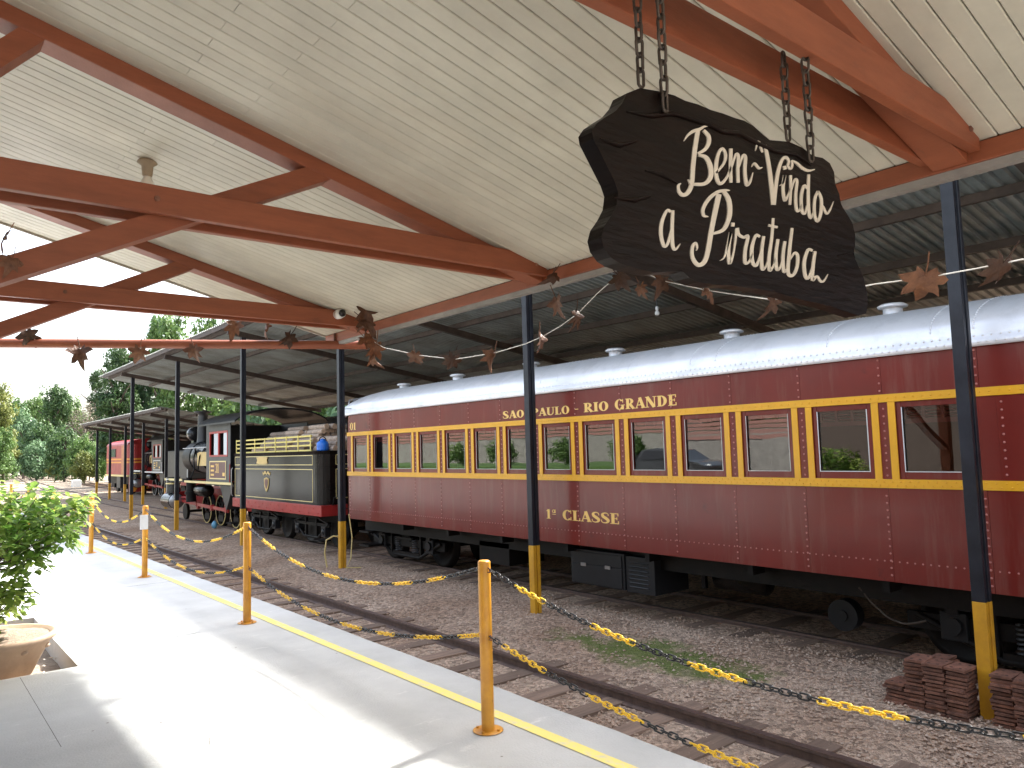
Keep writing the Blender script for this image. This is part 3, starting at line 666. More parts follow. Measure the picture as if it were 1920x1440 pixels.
# ================================================================== LETTERING
def glyph(b, ch, fn, t, mi=0):
    """serif capitals one unit high; returns advance."""
    k = [0]
    def st(pts, sub=0): k[0] += 1; b.ribbon(pts, fn, 0, t + k[0] * .0003, mi, sub)
    def rg(*a): k[0] += 1; b.ring(*a, fn, 0, t + k[0] * .0003, mi)
    def bar(x0, y0, x1, y1, w): st([(x0, y0, w), (x1, y1, w)])
    if ch == ' ': return .42
    if ch == '-': bar(.08, .47, .42, .47, .09); return .5
    if ch == 'S': st([(.60, .70, .05), (.60, .84, .06), (.50, .94, .08), (.33, .96, .10), (.16, .84, .19), (.20, .64, .25), (.40, .48, .27), (.58, .30, .25), (.54, .12, .17), (.36, .04, .10), (.18, .06, .08), (.08, .16, .06), (.07, .32, .05)], 4); return .74
    if ch == 'A': bar(.10, 0, .40, 1, .08); bar(.40, 1, .70, 0, .25); bar(.2, .3, .6, .3, .08); bar(-.02, .03, .24, .03, .06); bar(.5, .03, .9, .03, .06); return .86
    if ch == 'O': rg(.4, .5, .4, .52, .25, .07, 0, 360); return .84
    if ch in 'PR':
        bar(.22, 0, .22, 1, .24); rg(.36, .72, .36, .28, .24, .07, -90, 90); bar(.22, .965, .38, .965, .07); bar(.22, .475, .38, .475, .07); bar(.02, .03, .44, .03, .06); bar(.02, .97, .2, .97, .06)
        if ch == 'R': bar(.42, .46, .72, 0, .22); bar(.6, .03, .88, .03, .06); return .86
        return .76
    if ch == 'U': bar(.2, 1, .2, .3, .24); rg(.42, .32, .34, .34, .22, .1, 180, 300); rg(.42, .32, .34, .34, .12, .1, 300, 360); bar(.72, 1, .72, .31, .08); bar(.02, .97, .4, .97, .06); bar(.58, .97, .86, .97, .06); return .88
    if ch == 'L': bar(.22, 0, .22, 1, .24); bar(.22, .04, .64, .04, .08); bar(.63, .0, .63, .28, .07); bar(.02, .97, .42, .97, .06); bar(.02, .03, .2, .03, .06); return .72
    if ch == 'I': bar(.22, 0, .22, 1, .25); bar(.02, .03, .42, .03, .06); bar(.02, .97, .42, .97, .06); return .48
    if ch == 'G': rg(.42, .5, .42, .52, .26, .08, 42, 330); bar(.70, .0, .70, .42, .2); bar(.52, .42, .9, .42, .06); bar(.72, .66, .72, 1, .06); return .92
    if ch == 'N': bar(.14, 0, .14, 1, .08); bar(.16, 1, .72, 0, .26); bar(.76, 0, .76, 1, .08); bar(0, .03, .3, .03, .06); bar(.62, .97, .92, .97, .06); bar(0, .97, .2, .97, .06); return .94
    if ch == 'D': bar(.22, 0, .22, 1, .24); rg(.32, .5, .48, .5, .25, .07, -90, 90); bar(.02, .03, .4, .03, .06); bar(.02, .97, .4, .97, .06); return .88
    if ch == 'E': bar(.22, 0, .22, 1, .24); bar(.22, .04, .64, .04, .08); bar(.22, .96, .62, .96, .08); bar(.22, .5, .52, .5, .07); bar(.63, 0, .63, .28, .07); bar(.61, .74, .61, 1, .07); bar(.52, .38, .52, .62, .06); bar(.02, .03, .2, .03, .06); bar(.02, .97, .2, .97, .06); return .74
    if ch == 'C': rg(.42, .5, .42, .52, .26, .08, 42, 318); bar(.72, .66, .72, 1, .06); bar(.72, 0, .72, .34, .06); return .84
    if ch == '1': bar(.26, 0, .26, 1, .24); bar(.06, .8, .2, .95, .08); bar(.04, .03, .48, .03, .06); return .54
    if ch == '0': rg(.32, .5, .32, .52, .2, .07, 0, 360); return .7
    if ch == '3': rg(.3, .74, .3, .26, .18, .07, -90, 160); rg(.3, .26, .32, .27, .2, .07, -160, 90); return .7
    if ch == '2': rg(.3, .7, .3, .3, .18, .08, 0, 170); bar(.5, .66, .1, .06, .12); bar(.02, .05, .62, .05, .1); return .7
    if ch == 'a': rg(.3, .8, .2, .17, .1, .05, 0, 360); bar(.5, .64, .5, .98, .1); bar(.1, .52, .6, .52, .05); return .66
    return .5
def text_w(s): 
    b = MB(); return sum(glyph(b, c, lambda u, v, t: (u, v, t), 0) for c in s)

# ================================================================== PASSENGER COACH
XC = 7.4; CXM = 8.8; PITCH = .8513; PY0 = 2.567
PIL = [PY0 + PITCH * k for k in range(15)]           # window pillars, nearest first
YEND = 14.62; YNEAR = -4.6
Z_BOT, Z_W0, Z_W1, Z_T0, Z_T1, Z_EAVE = .278, 1.163, 1.248, 1.985, 2.062, 2.44
RIV = {'maroon': MB(), 'yellow': MB(), 'silver': MB()}
def rivet(kind, p, n, r=.0085):
    r *= 1.3
    """low dome; n = outward normal"""
    b = RIV[kind]; n = Vector(n); u = Vector((0, 1, 0)); u = (u - n * u.dot(n)).normalized(); w = n.cross(u); p = Vector(p)
    vs = []
    for (rr, h) in ((1, 0), (.75, .5)):
        for j in range(6):
            a = j * math.pi / 3; vs.append(p + (u * math.cos(a) + w * math.sin(a)) * r * rr + n * r * h)
    vs.append(p + n * r * .72)
    b.add(vs, [(j, (j + 1) % 6, 6 + (j + 1) % 6, 6 + j) for j in range(6)] + [(6 + j, 6 + (j + 1) % 6, 12) for j in range(6)], 0, True)
def coach():
    c = thing('passenger_coach', 'maroon railway coach with yellow window bands and silver roof nearest the platform', 'railway coach', (CXM, 5, RAILTOPZ))
    g = .003
    # wall plates
    ys = [YNEAR, -3.2, -1.689 + .0, -.838, .013, .864, 1.716] + PIL + [YEND]
    ys = sorted(ys)
    for a, e in zip(ys, ys[1:]):
        b = MB(); b.box(XC, XC + .02, a + g / 2, e - g / 2, Z_BOT, Z_W0 - .001); put('side_panel', b, MAROON, c)
        b = MB(); b.box(XC, XC + .02, a + g / 2, e - g / 2, Z_T1 + .001, Z_EAVE); put('letterboard_panel', b, MAROON, c)
    for y in ys[1:-1]:
        z = .34
        while z < Z_W0 - .03: rivet('maroon', (XC, y + .022, z), (-1, 0, 0)); z += .068
        z = Z_T1 + .035
        while z < Z_EAVE - .02: rivet('maroon', (XC, y + .022, z), (-1, 0, 0)); z += .075
    y = YNEAR + .05
    while y < YEND - .03: rivet('maroon', (XC, y, .47), (-1, 0, 0), .007); y += .07
    # backing frame behind the plates
    b = MB(); b.box(XC + .021, XC + .06, YNEAR + .01, YEND - .01, Z_BOT + .01, Z_W0); b.box(XC + .021, XC + .06, YNEAR + .01, YEND - .01, Z_T1, Z_EAVE - .005)
    put('wall_frame', b, MAROON, c)
    # near blank wall right of the last window
    b = MB(); b.box(XC + .001, XC + .05, YNEAR, PY0 - .12, Z_W1 + .001, Z_T0 - .001); put('vestibule_panel', b, MAROON, c)
    z = Z_W1 + .05
    while z < Z_T0: rivet('maroon', (XC + .001, PY0 - .16, z), (-1, 0, 0)); rivet('maroon', (XC + .001, PY0 - .95, z), (-1, 0, 0)); z += .07
    b = MB(); b.box(XC - .012, XC + .021, YNEAR, YEND - .0, Z_W0, Z_W1); put('lower_yellow_band', b, COACHYEL, c, bevel=.002)
    b = MB(); b.box(XC - .012, XC + .021, YNEAR, YEND - .0, Z_T0, Z_T1); put('upper_yellow_band', b, COACHYEL, c, bevel=.002)
    y = YNEAR + .05; k = 0
    while y < YEND - .03:
        rivet('yellow', (XC - .012, y, Z_T0 + .04), (-1, 0, 0), .0075); rivet('yellow', (XC - .012, y, Z_W0 + .062), (-1, 0, 0), .0075); rivet('yellow', (XC - .012, y + .04, Z_W0 + .024), (-1, 0, 0), .0075); y += .08
    # pillars with a pair of yellow strips
    for i, y in enumerate(PIL):
        if 0 < i < 14:
            b = MB(); b.box(XC + .002, XC + .05, y - .118, y + .118, Z_W1 + .001, Z_T0 - .001); put('window_pillar', b, MAROON, c)
            z = Z_W1 + .035
            while z < Z_T0 - .02: rivet('maroon', (XC + .002, y, z), (-1, 0, 0)); z += .071
        elif i == 14:
            b = MB(); b.box(XC + .002, XC + .05, y - .118, YEND - .01, Z_W1 + .001, Z_T0 - .001); put('window_pillar', b, MAROON, c)
        for sgn in (-1, 1):
            if i == 0 and sgn == -1: sy = y - .08
            elif i == 14 and sgn == 1: continue
            else: sy = y + sgn * .08
            if i == 0 and sgn == -1: continue
            b = MB(); b.box(XC - .008, XC + .0015, sy - .034, sy + .034, Z_W1 + .0005, Z_T0 - .0005); put('window_stile', b, COACHYEL, c)
    b = MB(); b.box(XC + .002, XC + .05, PY0 - .119, PY0 + .118, Z_W1 + .001, Z_T0 - .001); put('window_pillar', b, MAROON, c)
    # windows
    for i in range(14):
        y0 = PIL[i] + .119; y1 = PIL[i + 1] - .119
        w = MB(); x0, x1 = XC + .012, XC + .045
        w.box(x0, x1, y0, y0 + .045, Z_W1, Z_T0); w.box(x0, x1, y1 - .045, y1, Z_W1, Z_T0)
        w.box(x0 + .001, x1, y0 + .0455, y1 - .0455, Z_W1, Z_W1 + .068); w.box(x0 + .001, x1, y0 + .0455, y1 - .0455, Z_T0 - .055, Z_T0)
        wo = put('window', w, MAROON, c, bevel=.003)
        bead = MB(); bx0, bx1 = XC + .008, XC + .0125
        za, zb = Z_W1 + .068, Z_T0 - .055
        bead.box(bx0, bx1, y0 + .045, y0 + .053, za, zb); bead.box(bx0, bx1, y1 - .053, y1 - .045, za, zb); bead.box(bx0, bx1, y0 + .0535, y1 - .0535, za, za + .007)
        put('bead', bead, STEEL if i > 1 else WHITEP, wo)
        p = MB(); p.add([(XC + .03, y0 + .045, za), (XC + .03, y1 - .045, za), (XC + .03, y1 - .045, zb), (XC + .03, y0 + .045, zb)], [(0, 3, 2, 1)]); put('pane', p, GLASS, wo, fix=False)
        s = MB(); drop = .17 if i < 2 else .11
        yy = (y1 - y0) - .11; ns = 3; zt = Z_T0 - .04
        s.box(XC + .075, XC + .095, y0 + .05, y1 - .05, zt - drop, zt - drop + .045)
        for q in range(4):
            zz = zt - drop + .052 + q * (drop - .06) / 4
            s.bar((XC + .085, y0 + .05, zz + .008), (XC + .085, y1 - .05, zz + .008), .022, .008, (.5, 0, 1))
        for q in range(ns + 1):
            yc = y0 + .06 + yy * q / ns; s.box(XC + .07, XC + .098, yc - .014, yc + .014, zt - drop + .0455, zt)
        put('shutter', s, SHUTTER, wo)
    # inside of the coach
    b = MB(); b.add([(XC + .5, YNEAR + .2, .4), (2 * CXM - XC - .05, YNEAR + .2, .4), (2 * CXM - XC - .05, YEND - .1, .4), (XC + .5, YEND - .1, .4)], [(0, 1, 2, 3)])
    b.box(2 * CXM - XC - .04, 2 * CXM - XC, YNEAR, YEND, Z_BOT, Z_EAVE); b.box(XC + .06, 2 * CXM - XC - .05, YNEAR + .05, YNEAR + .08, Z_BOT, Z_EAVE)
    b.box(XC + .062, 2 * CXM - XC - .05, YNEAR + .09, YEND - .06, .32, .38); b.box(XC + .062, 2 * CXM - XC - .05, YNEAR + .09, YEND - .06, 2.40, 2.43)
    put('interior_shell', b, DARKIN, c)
    b = MB(); b.box(XC + .0, 2 * CXM - XC, YEND - .045, YEND, Z_BOT, Z_EAVE); put('end_wall', b, MAROON, c)
    b = MB(); b.box(XC, 2 * CXM - XC, YNEAR - .04, YNEAR - .002, Z_BOT, Z_EAVE); put('end_wall', b, MAROON, c)
    s = MB()
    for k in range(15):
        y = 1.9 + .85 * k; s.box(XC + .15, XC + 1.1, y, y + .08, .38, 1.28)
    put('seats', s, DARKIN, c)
    # roof: lip with gutter rivets, then the arch
    ry0, ry1 = YNEAR - .2, YEND + .28
    def prof(n=22):
        P = [(XC - .035, Z_EAVE - .015), (XC - .05, Z_EAVE + .0), (XC - .05, Z_EAVE + .045), (XC - .042, Z_EAVE + .05), (XC - .042, Z_EAVE + .1)]
        zb = Z_EAVE + .1; hw = CXM - (XC - .042); h = .46
        for k in range(1, n + 1):
            a = math.pi * k / (n + 1); P.append((CXM - hw * math.cos(a), zb + h * math.sin(a) ** .92))
        return P + [(2 * CXM - p[0], p[1]) for p in P[:5][::-1]]
    P = prof(); n = len(P)
    secs = [(ry0, 0), (YEND - .75, 0), (YEND - .3, .03), (YEND, .10), (ry1 - .1, .19), (ry1, .27)]
    vs = []
    for (y, d) in secs:
        for (x, z) in P: vs.append((x, y, z - d * max(0, (z - Z_EAVE - .1)) / .46 * 1.0 - (d * .12)))
    b = MB()
    b.add(vs, [(i * n + j, i * n + j + 1, (i + 1) * n + j + 1, (i + 1) * n + j) for i in range(len(secs) - 1) for j in range(n - 1)], 0, True)
    b.add(vs[-n:], [tuple(range(n))], 0); b.add(vs[:n], [tuple(range(n))], 0)
    put('roof', b, SILVER, c)
    y = ry0 + .05
    while y < YEND - .05:
        rivet('silver', (XC - .05, y, Z_EAVE + .022), (-1, 0, 0), .009); rivet('silver', (XC - .042, y + .035, Z_EAVE + .078), (-1, 0, 0), .009); y += .07
    zb = Z_EAVE + .1; hw = CXM - (XC - .042)
    for ys_, k0 in [(PY0 + PITCH * 1.6 * k, k) for k in range(-3, 9)] + [(PY0 + .36 + PITCH * 3.2 * k, k) for k in range(-1, 5)]:
        if ys_ > YEND - .8 or ys_ < ry0 + .1: continue
        for j in range(26):
            a = math.pi * (.03 + .45 * j / 26); sn = math.sin(a)
            p = (CXM - hw * math.cos(a), ys_, zb + .46 * sn ** .92); nn = Vector((-math.cos(a) / hw, 0, sn / .46)).normalized()
            rivet('silver', p, nn, .0075)
    for k, y in enumerate((3.71, 5.77, 7.83, 9.79, 11.98, 13.98, 1.6, -.5)):
        b = MB(); x = 8.42; z = 2.985 if y < 13 else 2.97
        b.lathe([(.10, -.04), (.10, .06), (.07, .065), (.07, .075), (.15, .072), (.155, .09), (.12, .11), (0, .125)], (x, y, z), 18); put('roof_vent', b, SILVER, c)
    for y in (YEND - .1, YEND + .12):
        b = MB(); b.tube([(XC + .1, y, 2.66), (XC + .12, y, 2.76), (XC + .3, y, 2.80), (XC + .42, y, 2.78), (XC + .44, y, 2.7)], .012, 6); put('roof_grab_rail', b, STEEL, c)
    b = MB(); b.tube([(XC - .05, YEND + .2, 2.55), (XC - .14, YEND + .05, 2.55), (XC - .14, YEND - .25, 2.55), (XC - .05, YEND - .3, 2.55)], .01, 6); put('roof_grab_rail', b, STEEL, c)
    # end: grab irons, hoses, coupling
    b = MB(); b.tube([(XC + .02, YEND, 1.35), (XC - .04, YEND + .06, 1.32), (XC - .04, YEND + .06, .5), (XC + .02, YEND, .46)], .012, 6); put('grab_iron', b, GRIME, c)
    b = MB(); b.bar((CXM, YEND, .1), (CXM, YEND + .9, .1), .16, .2); b.box(CXM - .2, CXM + .2, YEND + .7, YEND + .95, -.05, .25); put('coupler', b, GRIME, c)
    b = MB()
    for q in range(2): b.tube([(CXM - .5 + q * .25, YEND, .2), (CXM - .5 + q * .25, YEND + .3, -.15), (CXM - .45 + q * .25, YEND + .7, -.2), (CXM - .4 + q * .2, YEND + 1.1, .2)], .025, 7)
    put('brake_hose', b, GRIME, c)
    b = MB(); b.box(XC + .2, XC + .9, YEND - .5, YEND - .1, -.02, .02); b.box(XC + .2, XC + .9, YEND - .5, YEND - .1, -.3, -.26); b.bar((XC + .22, YEND - .08, .28), (XC + .22, YEND - .08, -.32), .03, .03); b.bar((XC + .88, YEND - .08, .28), (XC + .88, YEND - .08, -.32), .03, .03); put('step', b, GRIME, c)
    # lettering: cap height and ends as painted on the plates
    def write(s, yl, yr, z0, h, mi_h=None):
        wtot = text_w(s); sc = (yl - yr) / wtot
        b = MB(); u = 0
        for ch in s:
            fn = lambda a, v, t, u=u: (XC - .0008 - t, yl - (u + a) * sc, z0 + v * h)
            u += glyph(b, ch, fn, .0012)
        put('lettering', b, GOLD, c)
    write('SAO', 9.33, 8.80, 2.105, .115); write('PAULO', 8.62, 7.80, 2.107, .115); write('-', 7.71, 7.61, 2.107, .115); write('RIO', 7.52, 7.04, 2.11, .125); write('GRANDE', 6.93, 5.89, 2.11, .135)
    write('1', 8.37, 8.26, .61, .135); write('a', 8.255, 8.15, .60, .15); write('CLASSE', 8.02, 6.92, .61, .14)
    write('01', 14.49, 14.22, 2.11, .15)
    # underframe
    b = MB(); b.box(XC + .35, 2 * CXM - XC - .35, YNEAR + .2, YEND - .1, .02, .275)
    for k in range(12): b.box(XC + .06, XC + .3, -4 + k * 1.5, -3.93 + k * 1.5, .16, .277)
    put('underframe', b, GRIME, c)
    b = MB(); b.box(7.6, 8.3, 7.06, 8.09, -.29, .19); put('battery_box', b, GREYDK, c, bevel=.006)
    bb = MB(); bb.box(7.585, 7.598, 7.1, 8.06, -.0, .16); bb.box(7.585, 7.598, 7.1, 8.06, -.27, -.012); put('box_lid', bb, GREYDK, c, bevel=.003)
    hh = MB()
    for y in (7.35, 7.82): hh.box(7.575, 7.5845, y - .05, y + .05, -.035, .01)
    put('hinge', hh, STEEL, c)
    b = MB(); b.box(7.62, 8.3, 6.56, 7.055, -.30, .17); put('louvre_box', b, GREYDK, c, bevel=.006)
    for k in range(7):
        b = MB(); z = .09 - k * .052; b.bar((7.612, 6.66, z), (7.612, 6.98, z), .03, .006, (.7, 0, 1)); put('louvre', b, GREYL, c)
    b = MB(); b.lathe([(0, 0), (.1, .01), (.17, .05), (.17, .72), (.1, .76), (0, .77)], (8.12, 5.2, -.02), 20, axis='y'); put('air_tank', b, BLACKP, c)
    b = MB(); b.box(8.05, 8.1, 6.1, 6.16, -.2, .2); b.bar((7.9, 5.9, .05), (7.9, 6.4, .05), .03, .03); put('brake_rigging', b, GRIME, c)
    b = MB(); b.box(7.75, 8.5, 9.7, 10.5, -.25, .1); put('equipment_box', b, GRIME, c)
    b = MB(); b.cyl((8.15, 4.36, -.29), (8.3, 4.36, -.29), .17, 24); b.cyl((8.13, 4.36, -.29), (8.15, 4.36, -.29), .06, 16); put('dynamo_pulley', b, GREYDK, c)
    b = MB(); pts = [(7.75, 3.95 - .08 * k, .12 - .16 * math.sin(math.pi * k / 8) - .03 * k) for k in range(9)]
    for k in range(8):
        a, e = Vector(pts[k]), Vector(pts[k + 1]); b.tube([a, (a + e) / 2 + Vector((.012 * (-1) ** k, 0, 0)), e], .011, 6)
    put('safety_chain', b, CHAINST, c)
    # bogies
    for yc in (13.3, 2.25):
        b = MB()
        b.bar((8.05, yc - 1.35, -.18), (8.05, yc + 1.35, -.18), .07, .16)
        b.tube([(8.0, yc - 1.25, -.12), (8.0, yc - .5, -.44), (8.0, yc + .5, -.44), (8.0, yc + 1.25, -.12)], .035, 6)
        b.box(8.0, 9.6, yc - .14, yc + .14, -.16, .06); b.box(7.98, 8.08, yc - .5, yc + .5, -.42, -.36); b.box(7.94, 8.06, yc - .3, yc + .3, -.12, -.07)
        b.bar((9.55, yc - 1.35, -.18), (9.55, yc + 1.35, -.18), .07, .16)
        for q in (-.55, .55): b.bar((8.02, yc + q, -.42), (8.02, yc + q, .05), .08, .05, (0, 1, 0))
        f = put('bogie', b, GRIME, c)
        for q in (-.9, .9):
            w = MB(); w.lathe([(.0, -.06), (.1, -.06), (.12, -.01), (.32, .0), (.36, -.03), (.42, -.03), (.42, .06), (.45, .07), (.45, .1), (0, .1)], (8.28, yc + q, -.18), 28, axis='x')
            w.cyl((8.3, yc + q, -.18), (9.3, yc + q, -.18), .07, 10)
            w.lathe([(.0, .06), (.1, .06), (.12, .01), (.32, .0), (.36, .03), (.42, .03), (.42, -.06), (.45, -.07), (.45, -.1), (0, -.1)], (9.32, yc + q, -.18), 28, axis='x')
            put('wheel', w, GRIME, f)
            a = MB(); a.box(7.96, 8.12, yc + q - .12, yc + q + .12, -.32, -.05); a.cyl((7.92, yc + q, -.18), (7.965, yc + q, -.18), .085, 12); a.box(7.93, 8.0, yc + q - .06, yc + q + .06, -.07, .02)
            put('axle_box', a, GREYDK, f, bevel=.01)
        for q in (-.32, .32):
            s = MB(); pts = [(8.02 + .06 * math.cos(k * .9), yc + q + .06 * math.sin(k * .9), -.36 + .0062 * k) for k in range(46)]; s.tube(pts, .011, 5); put('spring', s, GREYL, f)
    for k, mm in (('maroon', mat('glint_rivets', (0.46, 0.17, 0.14), 0.3)), ('yellow', COACHYEL), ('silver', SILVER)):  # glints on the maroon plates' rivets are put into their pale colour
        o = put('rivets', RIV[k], mm, c, fix=False, stuff=True)
    return c
GREYDK = mat('dark_grey_paint', (0.014, 0.0145, 0.016), 0.42, var=0.35, scale=7, spec=0.35)
GREYL = mat('mid_grey_paint', (0.07, 0.072, 0.076), 0.4, var=0.3)
coach()

# ================================================================== SECOND COACH on the far track
def coach_two():
    X0, X1 = 11.35, 14.0; xm = (X0 + X1) / 2
    c = thing('far_coach', 'dark red coach with orange lined windows behind the firewood pile', 'railway coach', (xm, 16, RAILTOPZ))
    y0, y1 = -9.4, 26.6  # near end carried on to shut out light behind the first coach
    b = MB(); b.box(X0, X1, y0, y1, .1, 1.55); b.box(X0 + .002, X1 - .002, y0, y1, 2.2, 2.5)
    y = y0
    while y < y1: b.box(X0 + .003, X0 + .06, y, y + .22, 1.55, 2.2); b.box(X1 - .06, X1 - .003, y, y + .22, 1.55, 2.2); y += .92
    b.box(X0 + .4, X1 - .4, y0 + .1, y1 - .1, 1.5, 1.56); b.box(X0 + .004, X1 - .004, y0, y0 + .05, 1.55, 2.2); b.box(X0 + .004, X1 - .004, y1 - .05, y1, 1.55, 2.2)
    put('body', b, MAROON2, c)
    P = []; hw = (X1 - X0) / 2 + .06
    for k in range(15): a = math.pi * k / 14; P.append((xm - hw * math.cos(a), 2.48 + .5 * math.sin(a)))
    b = MB(); b.prism(P, lambda u, v, t: (u, t, v), y0 - .3, y1 + .35); put('roof', b, GREYDK, c)
    y = y0 + .22
    while y < y1 - .8:
        w = MB(); a, e = y + .01, y + .69
        for (ya, yb_, za, zb) in ((a, a + .05, 1.56, 2.19), (e - .05, e, 1.56, 2.19), (a + .05, e - .05, 1.56, 1.61), (a + .05, e - .05, 2.13, 2.19)): w.box(X0 - .01, X0 + .03, ya, yb_, za, zb)
        o = put('window', w, ORANGE, c)
        p = MB(); p.add([(X0 + .02, a + .05, 1.61), (X0 + .02, e - .05, 1.61), (X0 + .02, e - .05, 2.13), (X0 + .02, a + .05, 2.13)], [(0, 3, 2, 1)]); put('pane', p, GLASS, o, fix=False)
        y += .92
    b = MB(); b.box(X0 + .2, X1 - .2, y0 + .1, y1 - .1, -.45, .09); put('underframe', b, GRIME, c)  # skirt shaped low to darken the view beneath the near coach
    for yc in (-6, 24):
        f = MB(); f.bar((X0 + .5, yc - 1.3, -.18), (X0 + .5, yc + 1.3, -.18), .08, .2); f.box(X0 + .4, X1 - .4, yc - .15, yc + .15, -.2, 0); o = put('bogie', f, GRIME, c)
        for q in (-.9, .9):
            w = MB(); w.cyl((X0 + .75, yc + q, -.18), (X0 + .88, yc + q, -.18), .42, 20); w.cyl((X1 - .88, yc + q, -.18), (X1 - .75, yc + q, -.18), .42, 20); put('wheel', w, GRIME, o)
coach_two()

# ================================================================== TENDER
def tender():
    X0, X1 = 7.6, 10.0; xm = 8.8; Y0, Y1 = 16.35, 22.05; Z0, Z1 = .45, 1.70; r = .32
    c = thing('wood_tender', 'black tender with cream lining and red frame stacked with firewood', 'tender', (xm, 19, RAILTOPZ))
    def outline(ins=0, x0=X0, x1=X1, y0=Y0, y1=Y1):
        P = []
        for (cx_, cy__, a0) in ((x0 + r, y0 + r, 180), (x1 - r, y0 + r, 270), (x1 - .06, y1 - .06, 0), (x0 + .06, y1 - .06, 90)):
            rr = r if a0 >= 180 else .06
            for k in range(7): a = R_(a0 + 15 * k); P.append((cx_ + (rr - ins) * math.cos(a), cy__ + (rr - ins) * math.sin(a)))
        return P
    b = MB(); O = outline(); n = len(O)
    lv = [(Z0, 0), (1.30, 0), (1.305, .012), (1.335, .012), (1.34, 0), (1.62, 0), (1.70, -.035)]
    vs = []
    for z, ins in lv: vs += [(x, y, z) for x, y in outline(ins)]
    b.add(vs, [(i * n + j, i * n + (j + 1) % n, (i + 1) * n + (j + 1) % n, (i + 1) * n + j) for i in range(len(lv) - 1) for j in range(n)], 0)
    b.add(vs[-n:], [tuple(range(n))]); put('tank', b, BLACKP, c, bevel=.0)
    b = MB()
    for (ya, yb_, za, zb) in ((16.78, 21.98, .52, 1.27), (16.78, 21.98, 1.38, 1.60)):
        for (p, q) in (((ya, za), (yb_, za)), ((yb_, za), (yb_, zb)), ((yb_, zb), (ya, zb)), ((ya, zb), (ya, za))):
            b.bar((X0 - .004, p[0], p[1]), (X0 - .004, q[0], q[1]), .004, .016, (0, -(q[1] - p[1]), q[0] - p[0]) if p[0] != q[0] else (0, 1, 0))
    for (xa, xb, za, zb) in ((7.98, 9.62, .6, 1.27), (7.98, 9.62, 1.38, 1.60)):
        for (p, q) in (((xa, za), (xb, za)), ((xb, za), (xb, zb)), ((xb, zb), (xa, zb)), ((xa, zb), (xa, za))):
            b.bar((p[0], Y0 - .004, p[1]), (q[0], Y0 - .004, q[1]), .004, .016, (0, 0, 1) if p[1] == q[1] else (1, 0, 0))
    put('cream_lining', b, CREAMLINE, c)
    b = MB(); hx = [(-.22, 0), (-.26, .08), (-.16, .085), (-.12, .1), (.12, .1), (.16, .085), (.26, .08), (.22, 0), (.26, -.08), (.12, -.1), (-.12, -.1), (-.26, -.08)]
    b.prism(hx, lambda u, v, t: (X0 - t, 19.9 + u * 1.5, 1.50 + v), .001, .02, 0); put('brass_plate', b, BRASS, c)
    sh = [(-.16, .1), (-.15, -.08), (-.07, -.22), (0, -.28), (.07, -.22), (.15, -.08), (.16, .1), (.0, .14)]
    b = MB(); b.prism(sh, lambda u, v, t: (X0 - t, 19.6 + u, .93 + v * .9), .001, .015); put('shield', b, BRASS, c)
    b = MB(); b.prism([(u * .68, v * .68) for u, v in sh], lambda u, v, t: (X0 - t, 19.6 + u, .93 + v * .9), .015, .019); put('shield_field', b, MAROON2, c)
    b = MB()
    for sg in (-1, 1): b.ribbon([(0, .2, .03), (sg * .1, .26, .06), (sg * .2, .2, .05), (sg * .26, .26, .02)], lambda u, v, t: (X0 - t, 19.6 + u, .93 + v), .001, .012 + sg * .001, 0, 3)
    put('crest', b, BRASS, c)
    b = MB(); b.box(X0 - .02, X1 + .02, Y0 - .06, Y1 + .1, .20, .449); put('frame_beam', b, REDP, c, bevel=.01)
    b = MB()
    for k in range(22): b.sphere((X0 - .02, Y0 + .1 + k * .26, .27 + .1 * (k % 2)), .016, 6, 4)
    put('rivets', b, REDP, c, stuff=True)
    # yellow rack
    ya, yb_, za, zb = 16.95, 22.0, 1.72, 2.06
    for z in (za, za + .12, za + .23, zb):
        b = MB(); b.box(X0 + .04, X0 + .07, ya, yb_, z - .02, z + .02); put('rack_rail', b, RACKY, c)
    for k in range(8):
        y = ya + .02 + (yb_ - ya - .04) * k / 7; b = MB(); b.box(X0 + .028, X0 + .0395, y - .022, y + .022, za - .03, zb + .03); put('rack_post', b, RACKY, c)
    b = MB(); b.tube([(X0 - .04, Y1 + .02, 1.3), (X0 - .07, Y1 + .04, 1.25), (X0 - .07, Y1 + .04, .55), (X0 - .04, Y1 + .02, .5)], .014, 6); put('grab_iron', b, STEEL, c)
    b = MB(); b.tube([(X0 + .25, Y0 - .1, .45), (X0 + .25, Y0 - .16, .62), (X0 + .45, Y0 - .2, .66), (X0 + .5, Y0 - .16, .4)], .018, 6); b.tube([(X0 + .7, Y0 - .1, .45), (X0 + .7, Y0 - .12, .7)], .015, 6); put('end_handrail', b, GRIME, c)
    b = MB(); b.bar((X0 + .05, Y0 - .08, .2), (X0 + .05, Y0 - .08, -.35), .03, .05); b.bar((X0 + .05, Y0 + .3, .2), (X0 + .05, Y0 + .3, -.35), .03, .05); b.box(X0 - .06, X0 + .2, Y0 - .1, Y0 + .32, -.36, -.33); put('step', b, GRIME, c)
    b = MB(); b.box(8.1, 9.5, Y0 + .2, Y1, .0, .2); put('underframe', b, GRIME, c)
    for yc in (17.6, 20.6):
        f = MB()
        f.bar((7.95, yc - 1.0, -.05), (7.95, yc + 1.0, -.05), .06, .07); f.tube([(7.93, yc - .95, -.02), (7.93, yc - .4, -.36), (7.93, yc + .4, -.36), (7.93, yc + .95, -.02)], .035, 6); f.tube([(7.93, yc - .95, -.02), (7.93, yc - .35, .12), (7.93, yc + .35, .12), (7.93, yc + .95, -.02)], .03, 6)
        for q in (-.3, .3): f.bar((7.94, yc + q, -.36), (7.94, yc + q, .12), .06, .06, (0, 1, 0))
        f.box(8.0, 9.6, yc - .12, yc + .12, -.1, .0); o = put('bogie', f, GRIME, c)
